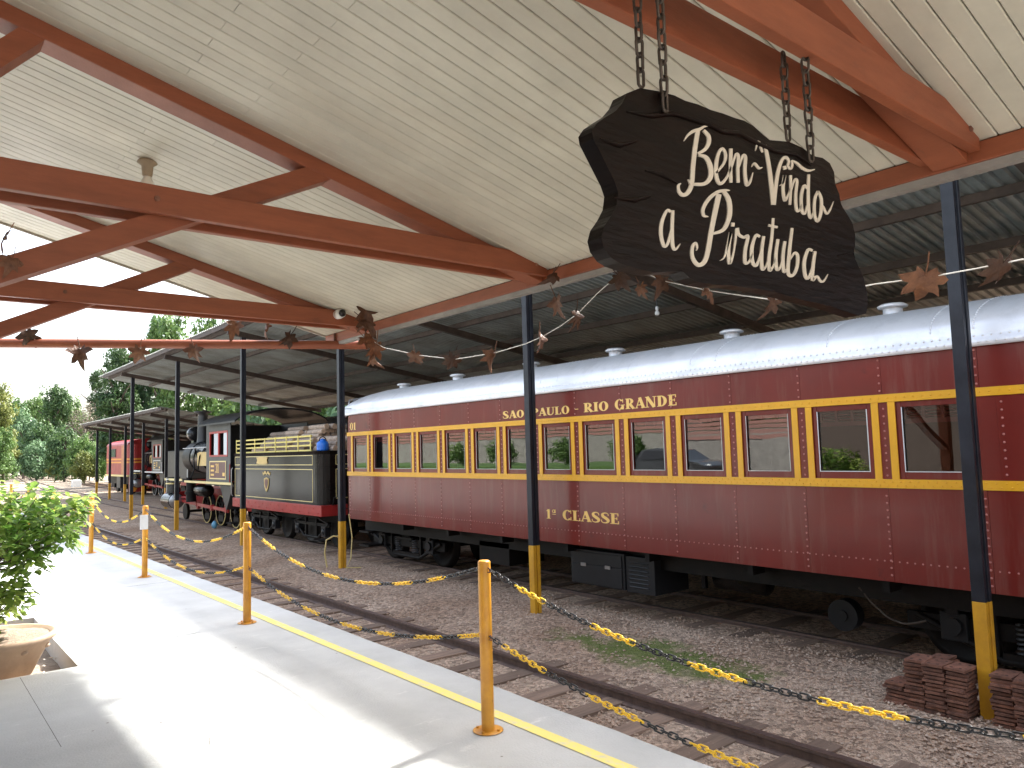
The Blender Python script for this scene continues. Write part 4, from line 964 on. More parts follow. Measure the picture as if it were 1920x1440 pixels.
        for q in (-.75, .75):
            w = MB(); w.lathe([(0, -.05), (.1, -.05), (.28, 0), (.32, -.03), (.37, -.03), (.37, .06), (.4, .07), (.4, .1), (0, .1)], (8.28, yc + q, -.22), 24, axis='x'); w.cyl((8.3, yc + q, -.22), (9.3, yc + q, -.22), .06, 8); w.cyl((9.25, yc + q, -.22), (9.36, yc + q, -.22), .4, 20); put('wheel', w, GRIME, o)
            a = MB(); a.box(7.88, 8.02, yc + q - .11, yc + q + .11, -.32, -.08); a.lathe([(0, -.03), (.07, -.02), (.08, 0)], (7.88, yc + q, -.2), 12, axis='x'); put('axle_box', a, GREYDK, o, bevel=.01)
    # firewood
    logs = []
    for k in range(6):
        b = MB(); n = 9; r0 = rnd(.055, .075)
        jit = [rnd(.86, 1.1) for _ in range(n)]; vs = []
        for y in (-.5, .5):
            for j in range(n): a = 2 * math.pi * j / n; vs.append((r0 * jit[j] * math.cos(a), y + rnd(-.03, .03) * 0, r0 * jit[j] * math.sin(a)))
        b.add(vs, [(j, (j + 1) % n, n + (j + 1) % n, n + j) for j in range(n)], 0, True); b.add(vs[:n], [tuple(range(n))[::-1]], 1); b.add(vs[n:], [tuple(range(n))], 1)
        me = b.mesh('firewood_log', [LOGBARK, LOGEND]); fix_normals(me); logs.append(me)
    def stack(yc, x0, x1, nlay, lab, grp, shrink=0.0, zb=1.76):
        d = .125
        for L_ in range(nlay):
            xa = x0 + L_ * (d / 2 + shrink) ; xb = x1 - L_ * (d / 2 + shrink); x = xa
            while x <= xb:
                o = link('firewood_log', random.choice(logs), None, (x + rnd(-.012, .012), yc + rnd(-.09, .09), zb + L_ * .108 + rnd(-.01, .01)), (rnd(-.03, .03), rnd(0, 6.28), rnd(-.05, .05)))
                tag(o, lab, 'log', grp); x += d
    stack(16.95, 7.98, 9.75, 3, 'firewood log in the low rear row of the tender beside the blue can', 'logs in the low rear row')
    stack(18.15, 7.85, 9.85, 6, 'firewood log in the tall heap with round ends showing on the tender', 'logs in the tall heap', .045)
    stack(19.3, 7.80, 9.8, 6, 'firewood log lying lengthwise behind the yellow rack next to the tall heap', 'logs behind the yellow rack', .05)
    stack(20.45, 7.80, 9.8, 5, 'pale firewood log low behind the yellow rack towards the cab', 'logs low towards the cab', .06)
    t = thing('water_can', 'blue enamel can with handle standing on the rear of the tender', 'can', (7.78, 16.62, 1.70))
    b = MB(); b.lathe([(0, 0), (.13, 0), (.14, .03), (.14, .16), (.12, .21), (.075, .23), (.07, .25), (.085, .26), (.0, .29)], (7.78, 16.62, 1.702), 18); put('body', b, BLUE, t)
    b = MB(); b.tube([(7.78 - .09, 16.62, 1.93)] + [(7.78 - .09 * math.cos(a), 16.62, 1.93 + .1 * math.sin(a)) for a in (0.4, .8, 1.2, 1.57, 1.94, 2.34, 2.74)] + [(7.87, 16.62, 1.93)], .012, 6); put('handle', b, BLACKP, t)
tender()

# ================================================================== STEAM LOCOMOTIVES
def steam_loco(xm, yr, label, near, sgn=1, dup=False, white=False):
    """cab at yr (rear), front at yr + ~7.6; xm track centre"""
    c = thing('steam_locomotive', label, 'locomotive', (xm, yr + 3, RAILTOPZ))
    x0, x1 = xm - 1.2, xm + 1.2
    trim = WHITEP if white else CREAMLINE
    ya, yb = yr + .25, yr + 2.45
    b = MB()       # cab side sheets with openings
    for xs in ((x0, x0 + .03), (x1 - .03, x1)):
        b.box(*xs, ya, yb, .82, 1.62); b.box(*xs, ya, ya + .22, 1.62, 2.4); b.box(*xs, yb - .3, yb, 1.62, 2.4); b.box(*xs, ya, yb, 2.4, 2.62)
    b.box(x0 + .031, x1 - .031, yb - .04, yb - .001, .82, 2.62)
    put('cab', b, GREYP, c, bevel=.004)
    w = MB()
    for (p, q) in ((ya + .225, ya + .28), (ya + 1.0, ya + 1.08), (yb - .36, yb - .305)): w.box(x0 - .008, x0 + .035, p, q, 1.625, 2.395)
    w.box(x0 - .007, x0 + .034, ya + .281, yb - .361, 1.625, 1.68); w.box(x0 - .007, x0 + .034, ya + .281, yb - .361, 2.33, 2.395)
    wo = put('cab_window', w, REDP, c)
    for (q, s_) in ((ya + .28, ya + .62), (ya + 1.08, ya + 1.5)):
        p = MB(); p.add([(x0 + .012, q, 1.68), (x0 + .012, s_, 1.68), (x0 + .012, s_, 2.33), (x0 + .012, q, 2.33)], [(0, 3, 2, 1)])
        put('pane', p, mat('milky_glass', (.7, .72, .74), .15) if 'milky_glass' not in MATS else MATS['milky_glass'], wo, fix=False)
    b = MB(); P = []
    for k in range(13): a = math.pi * (.1 + .8 * k / 12); P.append((xm - 1.42 * math.cos(a) / math.cos(math.pi * .1), 2.46 + .55 * math.sin(a)))
    P2 = [(u, v - .05) for u, v in P[::-1]]
    b.prism(P + P2, lambda u, v, t: (u, t, v), yr - .75, yb + .15); put('cab_roof', b, GREYDK, c)
    # number panel
    b = MB(); py0, py1 = ya + .35, yb - .35
    b.box(x0 - .006, x0 - .001, py0, py1, .95, 1.5); put('number_panel', b, MAROON2 if not white else GREYP, c)
    b = MB()
    for (p, q, z0, z1) in ((py0, py1, .95, .985), (py0, py1, 1.465, 1.5), (py0, py0 + .04, .985, 1.465), (py1 - .04, py1, .985, 1.465)): b.box(x0 - .012, x0 - .0065, p, q, z0, z1)
    put('panel_border', b, trim, c)
    b = MB(); u = 0
    for ch in '31': u += glyph(b, ch, lambda a, v, t, u=u: (x0 - .007 - t, (py0 + py1) / 2 + .2 - (u + a) * .26, 1.14 + v * .28), .002)
    put('lettering', b, GOLD, c)
    b = MB()
    for k in range(3): b.box(x0 - .01, x0 - .0065, py1 - .42, py1 - .12, 1.05 + k * .13, 1.11 + k * .13)
    b.box(x0 - .01, x0 - .0065, py0 + .1, py0 + .3, 1.05, 1.15); put('painted_marks', b, GOLD, c)
    b = MB(); b.box(x0 - .02, x0 + .5, yr + 2.46, yr + 7.0, .80, .85); b.box(x1 - .5, x1 + .02, yr + 2.46, yr + 7.0, .80, .85); b.box(x0 - .02, x1 + .02, yr - .1, yr + 2.455, .76, .81); put('running_board', b, GRIME, c)
    b = MB(); b.box(x0 - .045, x0 - .021, yr + .0, yr + 4.6, .80, .87); b.box(x0 - .045, x0 - .021, yr + 4.9, yr + 7.0, .84, .91); put('board_edge', b, trim, c)
    # boiler
    b = MB(); b.lathe([(0, yb - yr), (.56, yb - yr), (.56, 3.6), (.58, 3.61), (.58, 3.68), (.56, 3.69), (.56, 5.0), (.58, 5.01), (.58, 5.08), (.56, 5.09), (.56, 6.4)], (xm, yr, 1.62), 32, axis='y'); put('boiler', b, BOILER, c)
    b = MB(); b.lathe([(.58, 6.4), (.58, 7.25), (.5, 7.3), (.48, 7.34), (0, 7.36)], (xm, yr, 1.62), 32, axis='y'); put('smokebox', b, GRIME, c)
    b = MB(); b.lathe([(.24, .0), (.2, .1), (.19, .2), (.17, 1.0), (.17, 1.1), (.3, 1.16), (.31, 1.2), (.27, 1.21), (.27, 1.17)], (xm - .0, yr + 6.75, 2.1), 20); put('chimney', b, GREYP, c)
    b = MB(); b.lathe([(.34, 0), (.3, .12), (.28, .4), (.25, .55), (.14, .68), (0, .72)], (xm, yr + 4.4, 2.1), 20); put('sand_dome', b, BOILER, c)
    b = MB(); b.box(xm - .35, xm - .3, yr + 4.1, yr + 4.7, 2.2, 2.5); put('dome_plate', b, BRASS, c)
    b = MB(); b.lathe([(.34, 0), (.3, .1), (.28, .3), (.2, .5), (0, .6)], (xm, yr + 3.1, 2.1), 18); put('steam_dome', b, BOILER, c)
    b = MB(); b.lathe([(0, .3), (.2, .28), (.27, .15), (.28, -.15), (.24, -.2), (0, -.2)], (xm, yr + 7.7, 2.5), 20, axis='y'); b.box(xm - .1, xm + .1, yr + 7.5, yr + 7.8, 2.0, 2.28); put('headlamp', b, BOILER, c)
    b = MB(); b.tube([(xm - .62, yb, 1.95), (xm - .62, yr + 7.0, 1.95)], .018, 6)
    for q in (3.2, 4.5, 5.8): b.tube([(xm - .62, yr + q, 1.95), (xm - .5, yr + q, 1.88)], .014, 6)
    put('handrail', b, STEEL, c)
    b = MB(); b.tube([(xm - .5, yr + 5.9, 1.95), (xm - .62, yr + 5.7, 1.6), (xm - .66, yr + 5.5, 1.2), (xm - .8, yr + 5.4, .9)], .025, 6); b.tube([(xm - .5, yr + 4.8, 1.93), (xm - .64, yr + 5.0, 1.65), (xm - .62, yr + 5.2, 1.2)], .02, 6); put('pipes', b, GRIME, c)
    b = MB(); b.add([(xm - .6, yr + 4.05 + .02, 1.35), (xm - .6, yr + 5.2, 1.35), (xm - .6, yr + 5.2, 1.8), (xm - .6, yr + 4.07, 1.8)], [(0, 1, 2, 3)]); b.box(xm - .62, xm - .56, yr + 4.1, yr + 5.3, 1.33, 1.78); put('boiler_plate', b, BRASS, c)
    # below the board
    b = MB(); b.lathe([(0, 0), (.18, .02), (.2, .06), (.2, .9), (.18, .96), (0, .98)], (x0 + .22, yr + 2.9, .55), 18, axis='y'); put('air_reservoir', b, BLACKP, c)
    b = MB(); b.cyl((x0 + .15, yr + 4.5, .15), (x0 + .15, yr + 4.5, .8), .16, 14); b.cyl((x0 + .15, yr + 4.5, .4), (x0 + .15, yr + 4.5, .5), .2, 14); b.cyl((x0 + .2, yr + 4.9, .2), (x0 + .2, yr + 4.9, .95), .1, 10); put('air_pump', b, GRIME, c)
    b = MB(); b.prism([(0, 0), (1.2, 0), (.62, -.75), (.55, -.75)], lambda u, v, t: (t, yr + .9 + u, .76 + v), x0 + .3, x0 + .7); put('ash_hopper', b, GREYP, c)
    b = MB(); b.box(xm - .4, xm - .33, yr + .3, yr + 7.3, -.05, .55); b.box(xm + .33, xm + .4, yr + .3, yr + 7.3, -.05, .55); b.box(xm - .33, xm + .33, yr + 1, yr + 7, .4, .5); put('frame', b, REDP, c)
    b = MB(); b.cyl((x0 + .12, yr + 6.1, .12), (x0 + .12, yr + 7.1, .12), .27, 20); b.cyl((x0 + .15, yr + 6.6, .4), (x0 + .15, yr + 6.6, .95), .24, 18); b.cyl((x0 + .15, yr + 6.6, .70), (x0 + .15, yr + 6.6, .75), .255, 18, 1); b.cyl((x0 + .15, yr + 6.6, .86), (x0 + .15, yr + 6.6, .9), .25, 18, 2)
    put('cylinder', b, [BOILER, CREAMLINE, STEEL], c)
    b = MB(); b.lathe([(0, -.04), (.2, -.03), (.25, 0)], (x0 + .12, yr + 6.09, .12), 20, axis='y'); put('cylinder_cover', b, STEEL, c)
    b = MB(); b.box(x0 + .1, x1 - .1, yr + 7.3, yr + 7.5, .02, .4); b.box(xm - .15, xm + .15, yr + 7.5, yr + 7.9, .02, .3); put('buffer_beam', b, REDP, c, bevel=.01)
    for q in (1.6, 3.0, 4.4):
        for sx, xx in ((-1, xm - .52), (1, xm + .52)):
            w = MB(); o_ = (xx, yr + q, -.1)
            w.lathe([(.42, -.05), (.48, -.05), (.48, .05), (.52, .06), (.52, .09), (.42, .09), (.42, -.05)], o_, 28, axis='x')
            w.lathe([(0, -.08), (.1, -.08), (.1, .06), (0, .06)], o_, 12, axis='x')
            for k in range(9): a = 2 * math.pi * k / 9; w.bar((xx, yr + q + .09 * math.cos(a), -.1 + .09 * math.sin(a)), (xx, yr + q + .43 * math.cos(a), -.1 + .43 * math.sin(a)), .05, .045, (1, 0, 0))
            a = .7; w.box(xx - .04, xx + .03, yr + q - .22, yr + q + .22, -.46, -.26)
            wh = put('driving_wheel', w, GRIME, c)
            if sx < 0:
                rr = MB(); rr.lathe([(.455, -.055), (.49, -.055), (.485, -.04)], o_, 28, axis='x'); put('tyre_ring', rr, trim, wh)
    b = MB(); z = .12; xx = x0 + .36
    b.bar((xx, yr + 1.45, -.02), (xx, yr + 4.6, .05), .05, .1); b.bar((xx - .04, yr + 3.0, .02), (xx - .04, yr + 6.1, .12), .05, .1)
    for q in (1.6, 3.0, 4.4): b.cyl((xx - .05, yr + q, .0), (xx + .05, yr + q, .0), .1, 12)
    b.bar((xx - .06, yr + 4.6, .25), (xx - .06, yr + 6.1, .25), .05, .06); b.bar((xx - .06, yr + 4.4, .02), (xx - .06, yr + 4.9, .6), .05, .08); b.bar((xx - .06, yr + 5.2, .0), (xx - .06, yr + 5.2, .78), .06, .1)
    b.bar((xx - .05, yr + 5.4, .55), (xx - .05, yr + 4.2, .45), .04, .06); b.bar((xx - .02, yr + 5.9, .1), (xx - .02, yr + 5.9, .75), .06, .1)
    put('valve_gear', b, REDP, c)
    w = MB(); w.cyl((xm - .56, yr + 6.9, -.32), (xm - .46, yr + 6.9, -.32), .28, 18); w.cyl((xm + .46, yr + 6.9, -.32), (xm + .56, yr + 6.9, -.32), .28, 18); w.cyl((xm - .5, yr + 6.9, -.32), (xm + .5, yr + 6.9, -.32), .05, 8); put('pony_wheel', w, GRIME, c)
    b = MB(); b.bar((x0 + .1, yr + .3, .76), (x0 + .1, yr + .3, -.3), .03, .06); b.box(x0 - .02, x0 + .22, yr + .1, yr + .5, -.32, -.28); put('step', b, GRIME, c)
    b = MB(); b.tube([(x0 - .03, ya - .05, 1.4), (x0 - .05, ya - .1, 1.35), (x0 - .05, ya - .1, .9), (x0 - .02, ya - .05, .85)], .015, 6); b.box(x0 + .25, x1 - .25, ya - .2, ya - .15, 1.5, 1.6); put('cab_rail', b, REDP if not white else WHITEP, c)
    return c
steam_loco(8.8, 22.15, 'black steam locomotive with red rods and tall grey chimney ahead of the tender', True)
steam_loco(12.7, 44.6, 'smaller looking black steam locomotive with white trim just before the red diesel', False, white=True)
def small_tender():
    c = thing('small_tender', 'grey tender with white edges beyond the big chimney', 'tender', (12.7, 42, RAILTOPZ))
    b = MB(); b.box(11.55, 13.85, 40.3, 44.1, .5, 2.0); put('tank', b, GREYP, c, bevel=.05)
    b = MB(); b.box(11.5, 13.9, 40.2, 44.2, .2, .49); put('frame_beam', b, REDP, c)
    b = MB(); b.tube([(11.53, 40.28, .55), (11.53, 40.28, 1.98), (13.87, 40.28, 1.98), (13.87, 40.28, .55)], .03, 6); put('edge_line', b, WHITEP, c)
    for y in (41, 43.2):
        for x in (12.2, 13.2): w = MB(); w.cyl((x - .05, y, -.2), (x + .05, y, -.2), .38, 18); put('wheel', w, GRIME, c)
small_tender()

def diesel():
    X0, X1 = 11.4, 14.1; xm = 12.75; Y0, Y1 = 52.2, 58.6
    c = thing('diesel_locomotive', 'red diesel locomotive with orange stripes at the end of the far shed', 'locomotive', (xm, 55, RAILTOPZ))
    r = .5; P = []
    for (cx_, cy__, a0, rr) in ((X0 + r, Y0 + r, 180, r), (X1 - r, Y0 + r, 270, r), (X1 - .1, Y1 - .1, 0, .1), (X0 + .1, Y1 - .1, 90, .1)):
        for k in range(7): a = R_(a0 + 15 * k); P.append((cx_ + rr * math.cos(a), cy__ + rr * math.sin(a)))
    b = MB(); b.prism(P, lambda u, v, t: (u, v, t), .62, 2.55); put('body', b, REDD, c)
    b = MB(); A = []
    for k in range(13): a = math.pi * k / 12; A.append((xm - 1.36 * math.cos(a), 2.5 + .42 * math.sin(a)))
    b.prism(A, lambda u, v, t: (u, t, v), Y0 + .3, Y1 - .02); put('roof', b, REDD, c)
    for (z0, z1) in ((1.55, 1.66), (1.36, 1.46)):
        b = MB(); b.prism([(xm + (u - xm) * 1.004, 55.4 + (v - 55.4) * 1.003) for u, v in P], lambda u, v, t: (u, v, t), z0, z1); put('stripe', b, ORANGE, c)
    b = MB(); b.box(X0 - .05, X1 + .05, Y0 + .1, Y1 + .1, .50, .615); put('sill', b, CREAMLINE, c)
    b = MB(); b.box(X0 - .03, X0 + .02, Y1 - 2.9, Y1 - 1.5, 1.75, 2.3); wo = put('cab_window', b, GREYDK, c)
    b = MB(); b.add([(X0 - .032, Y1 - 2.75, 1.82), (X0 - .032, Y1 - 1.65, 1.82), (X0 - .032, Y1 - 1.65, 2.24), (X0 - .032, Y1 - 2.75, 2.24)], [(0, 3, 2, 1)]); put('pane', b, BLACKGL, wo, fix=False)
    b = MB(); b.box(X0 - .012, X0 - .002, Y0 + .55, Y0 + 1.9, .62, 2.5); put('lit_corner', b, mat('orange_lit_red', (.55, .2, .08), .5, var=.3), c)  # orange light on the body corner, put into a flat coloured panel
    b = MB(); b.box(X0 + .05, X1 - .05, Y0 - .15, Y0 + .05, -.45, .495); po = put('pilot', b, REDD, c)
    for k in range(4):
        u = X0 + .1 + k * .68; s = MB(); s.prism([(u, -.42), (u + .28, -.42), (u + .75, .47), (u + .47, .47)], lambda a, v, t: (min(a, X1 - .06), t, v), Y0 - .158, Y0 - .152); put('hazard_stripe', s, ORANGE, po)
    b = MB(); b.box(X0 + .3, X1 - .3, Y0 + .2, Y1, 0, .5); put('underframe', b, GRIME, c)
    b = MB(); b.box(X0 + .05, X0 + .3, 54.6, 55.6, -.25, .48); put('fuel_tank', b, GREYP, c)
    for y in (53.4, 54.2, 56.4, 57.6): w = MB(); w.cyl((X0 + .5, y, -.2), (X0 + .65, y, -.2), .4, 18); w.box(X0 + .3, X0 + .45, y - .15, y + .15, -.3, 0); put('wheel', w, GRIME, c)
diesel()

# ================================================================== SIGN
SY = 1.175
def sign():
    c = thing('welcome_sign', 'dark carved wooden welcome sign with cream script hanging on chains', 'sign', (1.85, 1.23, 2.3))
    O2 = [(480, 330), (555, 343), (610, 358), (650, 378), (700, 392), (745, 412), (790, 425), (835, 442), (870, 452), (905, 472), (935, 500), (965, 525), (1000, 528), (1040, 532), (1085, 552), (1130, 585), (1165, 592), (1192, 612), (1208, 645), (1212, 690), (1228, 730), (1232, 765), (1255, 800), (1276, 835), (1287, 880), (1286, 925), (1280, 955), (1300, 1000), (1320, 1045), (1331, 1095), (1334, 1140), (1328, 1175), (1300, 1184), (1250, 1168), (1200, 1150), (1150, 1138), (1080, 1122), (1000, 1098), (930, 1085), (880, 1078), (820, 1070), (760, 1068), (700, 1058), (665, 1042), (640, 1018), (590, 1018), (540, 1022), (490, 1012), (440, 1000), (400, 985), (370, 965), (345, 930), (335, 890), (345, 850), (372, 810), (392, 770), (398, 720), (385, 680), (365, 640), (345, 600), (325, 560), (305, 520), (300, 490), (318, 462), (350, 440), (390, 415), (415, 385), (430, 350)]
    pts = [atY(960 + u / 2, v / 2, SY) for u, v in O2]
    poly = [(p.x, p.z) for p in pts]
    b = MB(); b.prism(poly, lambda u, v, t: (u, t, v), SY, SY + .045); put('board', b, SIGNWOOD, c, bevel=.017)
    # carved bark ridge lines along the upper edge and the face
    rg = MB()
    for pl in ([(430, 420), (520, 435), (600, 425), (680, 450), (740, 470), (790, 495), (850, 500), (920, 540), (990, 570), (1060, 580), (1120, 620)], [(330, 520), (400, 545), (470, 530)], [(500, 640), (560, 655), (620, 690)], [(1220, 960), (1280, 945)], [(380, 740), (460, 750), (520, 735)]):
        P = [atY(960 + u / 2, v / 2, SY) for u, v in pl]; rg.tube([Vector((p.x, SY - .001, p.z)) for p in P], [.002] + [.007] * (len(P) - 2) + [.002], 6)
    put('carved_ridge', rg, SIGNWOOD, c, fix=False)
    strokes = {
     'B': [[(175, 190, 6), (205, 145, 22), (250, 112, 32), (300, 96, 30), (335, 76, 20), (368, 72, 5)], [(285, 105, 40), (262, 250, 44), (246, 400, 42), (236, 530, 42), (205, 600, 42), (165, 618, 36), (136, 590, 30), (130, 545, 26), (150, 526, 10)], [(330, 105, 26), (368, 150, 38), (370, 205, 40), (340, 258, 32), (285, 290, 24)], [(290, 302, 22), (350, 322, 38), (385, 400, 46), (382, 480, 46), (335, 530, 34), (250, 533, 26)], [(205, 495, 4), (222, 520, 22), (236, 540, 30)]],
     'e': [[(430, 445, 20), (490, 370, 24), (506, 300, 30), (480, 250, 26), (445, 300, 32), (428, 420, 38), (445, 510, 34), (475, 525, 30), (520, 470, 22), (552, 385, 16)]],
     'm': [[(548, 250, 34), (545, 380, 32), (548, 520, 30)], [(552, 400, 16), (585, 300, 24), (606, 310, 30), (602, 410, 30), (605, 520, 30)], [(608, 400, 16), (640, 310, 24), (662, 320, 32), (658, 430, 32), (672, 535, 34), (700, 510, 22), (722, 440, 4)]],
     'tilde': [[(712, 395, 4), (735, 368, 24), (770, 405, 24), (798, 398, 5)]],
     'V': [[(742, 268, 5), (766, 195, 26), (790, 255, 22), (800, 280, 12)], [(818, 222, 30), (840, 330, 36), (862, 480, 40), (885, 695, 42)], [(888, 695, 36), (902, 560, 34), (922, 430, 34), (950, 345, 30), (980, 318, 28), (1005, 345, 24), (1000, 390, 22), (1024, 408, 22), (1034, 375, 22), (1025, 345, 14)], [(1030, 345, 14), (1070, 365, 22), (1110, 402, 26), (1160, 425, 24), (1212, 416, 8)]],
     'i': [[(935, 545, 5), (962, 520, 16), (975, 460, 30), (962, 560, 30), (976, 660, 30), (1005, 610, 14), (1018, 560, 5)], [(972, 388, 30), (978, 416, 30)]],
     'n': [[(1022, 462, 26), (1022, 580, 26), (1016, 695, 24)], [(1024, 590, 14), (1050, 505, 20), (1072, 505, 26), (1062, 620, 28), (1068, 730, 28), (1090, 742, 20), (1108, 690, 6)]],
     'd': [[(1166, 455, 26), (1162, 600, 30), (1166, 740, 30), (1182, 800, 26), (1206, 745, 6)], [(1156, 570, 22), (1128, 545, 26), (1106, 630, 30), (1112, 740, 28), (1135, 765, 22), (1154, 700, 14)]],
     'o': [[(1240, 588, 22), (1266, 650, 28), (1262, 760, 30), (1236, 825, 26), (1212, 770, 28), (1214, 650, 28), (1240, 588, 22)], [(1262, 690, 10), (1282, 715, 20), (1308, 765, 22), (1335, 735, 16), (1362, 670, 4)]],
     'a': [[(70, 752, 22), (40, 742, 26), (0, 830, 34), (-8, 930, 36), (15, 1020, 32), (45, 1005, 26), (72, 900, 18)], [(86, 740, 30), (80, 880, 34), (84, 1010, 34), (105, 1050, 26), (146, 1005, 4)]],
     'P': [[(540, 582, 5), (500, 582, 26), (440, 596, 32), (372, 650, 36), (328, 725, 34), (332, 780, 28), (368, 790, 6)], [(452, 612, 50), (420, 760, 48), (392, 900, 46), (365, 1060, 46), (335, 1150, 44), (285, 1172, 38), (242, 1110, 34), (242, 1030, 30), (268, 1000, 24), (280, 1035, 16), (272, 1060, 6)], [(490, 590, 34), (530, 660, 46), (535, 780, 46), (490, 890, 36), (405, 925, 24)]],
     'i2': [[(462, 1138, 4), (500, 1100, 16), (545, 920, 30), (528, 1050, 32), (537, 1160, 32), (565, 1090, 18), (590, 960, 10)], [(564, 838, 32), (562, 868, 32)]],
     'r': [[(598, 880, 34), (610, 930, 28), (650, 955, 26), (684, 945, 28), (662, 1050, 34), (660, 1150, 34), (690, 1150, 20), (720, 1080, 5)], [(592, 890, 24), (580, 1000, 18), (560, 1110, 6)]],
     'a2': [[(778, 950, 22), (745, 940, 28), (714, 1040, 34), (720, 1150, 34), (752, 1175, 28), (785, 1080, 16)], [(808, 945, 28), (792, 1060, 32), (795, 1200, 32), (822, 1190, 18), (840, 1140, 5)]],
     't': [[(884, 802, 24), (872, 960, 28), (850, 1120, 32), (856, 1215, 30), (885, 1180, 16), (900, 1120, 4)], [(845, 858, 22), (918, 874, 22)]],
     'u': [[(922, 968, 28), (905, 1090, 32), (912, 1205, 32), (942, 1185, 18), (966, 1080, 12)], [(976, 985, 28), (960, 1110, 32), (968, 1225, 30), (995, 1200, 12)]],
     'b': [[(1034, 880, 26), (1014, 1050, 32), (1002, 1230, 34), (1040, 1255, 28), (1072, 1190, 32), (1078, 1100, 30), (1052, 1078, 22), (1018, 1130, 14)]],
     'a3': [[(1196, 1060, 22), (1160, 1055, 28), (1130, 1150, 34), (1138, 1255, 34), (1165, 1275, 26), (1198, 1180, 16)], [(1216, 1065, 28), (1200, 1180, 32), (1196, 1290, 32), (1230, 1262, 20), (1258, 1300, 24), (1285, 1300, 20), (1318, 1246, 4)]],
    }
    pxm = (atY(1500, 400, SY) - atY(1400, 400, SY)).length / 100 / 4.235
    # width scale: from traced picture units to metres at the sign
    for nm, sts in strokes.items():
        b = MB()
        for k, st in enumerate(sts):
            def fn(u, v, t):
                p = atY(1240 + u / 4.235, 220 + v / 4.235, SY); return (p.x, SY - t, p.z)
            b.ribbon([(u, v, w * .80) for (u, v, w) in st], fn, -.002, .0025 + .0003 * k, 0, 5)
        put('letter', b, LETTER, c)
    # hanging chains
    lk = MB(); path = []
    for k in range(12):
        a = 2 * math.pi * k / 12; path.append((.011 * math.cos(a), 0, .011 * math.sin(a) + (.014 if math.sin(a) >= 0 else -.014)))
    lk.tube(path, .0042, 6, closed=True); me = lk.mesh('link', CHAINST)
    for (px, pytop, pybot, Y) in ((1247, 0, 205, SY - .012), (1202, 78, 160, SY + .055), (1521, 165, 300, SY - .012), (1478, 208, 262, SY + .055)):
        pb = atY(px, pybot, Y); zt = 2.85; z = pb.z + .0; k = 0
        while z < zt:
            link('link', me, c, Vector((pb.x + (2.85 - z) * 0.0, Y, z + .02)) - c.location, (0, 0, (R_(90) if k % 2 else 0) + rnd(-.2, .2))); z += .0405; k += 1
sign()

# ================================================================== FENCE
BOL = [-.25, 3.69, 7.62, 11.58, 15.3, 19.5, 23.4, 27.3]
bl_lab = ['yellow bollard just beside the edge line, out to the right', 'yellow bollard with round flange on the shaded platform, tallest in view', 'second yellow bollard along the platform, where sun and shade meet', 'yellow bollard with a white notice on the bright platform', 'yellow bollard to the right of the potted shrub', 'yellow bollard behind the tips of the potted shrub', 'short looking yellow bollard above the top of the shrub', 'farthest yellow bollard over the shrub']
bb = MB(); bb.lathe([(0, .985), (.03, .984), (.037, .978), (.038, .97), (.038, .0)], (0, 0, 0), 18); ME_POST = bb.mesh('post', YELPOST)
bb = MB(); bb.lathe([(.038, .004), (.085, .004), (.09, .002), (.09, 0)], (0, 0, .004), 24)
for k in range(4): a = k * math.pi / 2 + .5; bb.cyl((.068 * math.cos(a), .068 * math.sin(a), .005), (.068 * math.cos(a), .068 * math.sin(a), .018), .009, 6)
ME_FL = bb.mesh('flange', YELPOST)
ME_HK = []
for z in (.93, .54):
    for sg in (-1, 1):
        bb = MB(); bb.tube([(0, sg * .036, z - .012), (0, sg * .056, z - .012), (0, sg * .06, z + .008), (0, sg * .042, z + .014)], .0045, 6); ME_HK.append(bb.mesh('hook', RUST))
for i, y in enumerate(BOL):
    t = thing('bollard', bl_lab[i], 'bollard', (2.754, y, 0), 'yellow bollards along the platform edge', rotz=rnd(-.2, .2))
    link('post', ME_POST, t); link('flange', ME_FL, t); [link('hook', q, t) for q in ME_HK]
    if i == 3:
        b = MB(); b.box(-.075, .03, -.046, -.041, .66, .86); link('notice_plate', b.mesh('notice_plate', WHITEP), t)
lk = MB(); path = []
for k in range(10):
    a = 2 * math.pi * k / 10; path.append((.0125 * math.sin(a), .0125 * math.cos(a) + (.015 if math.cos(a) >= 0 else -.015), 0))
lk.tube(path, .0042, 5, closed=True)
ME_LY = lk.mesh('link', CHAINY); ME_LK = lk.mesh('link', CHAINK)
span_lab = ['between the tallest bollard and the one out to the right', 'between the tallest and the second bollard', 'from the second bollard to the one with the notice', 'from the notice bollard to the one by the shrub', 'behind the tips of the shrub', 'behind the top of the shrub', 'farthest away behind the shrub']
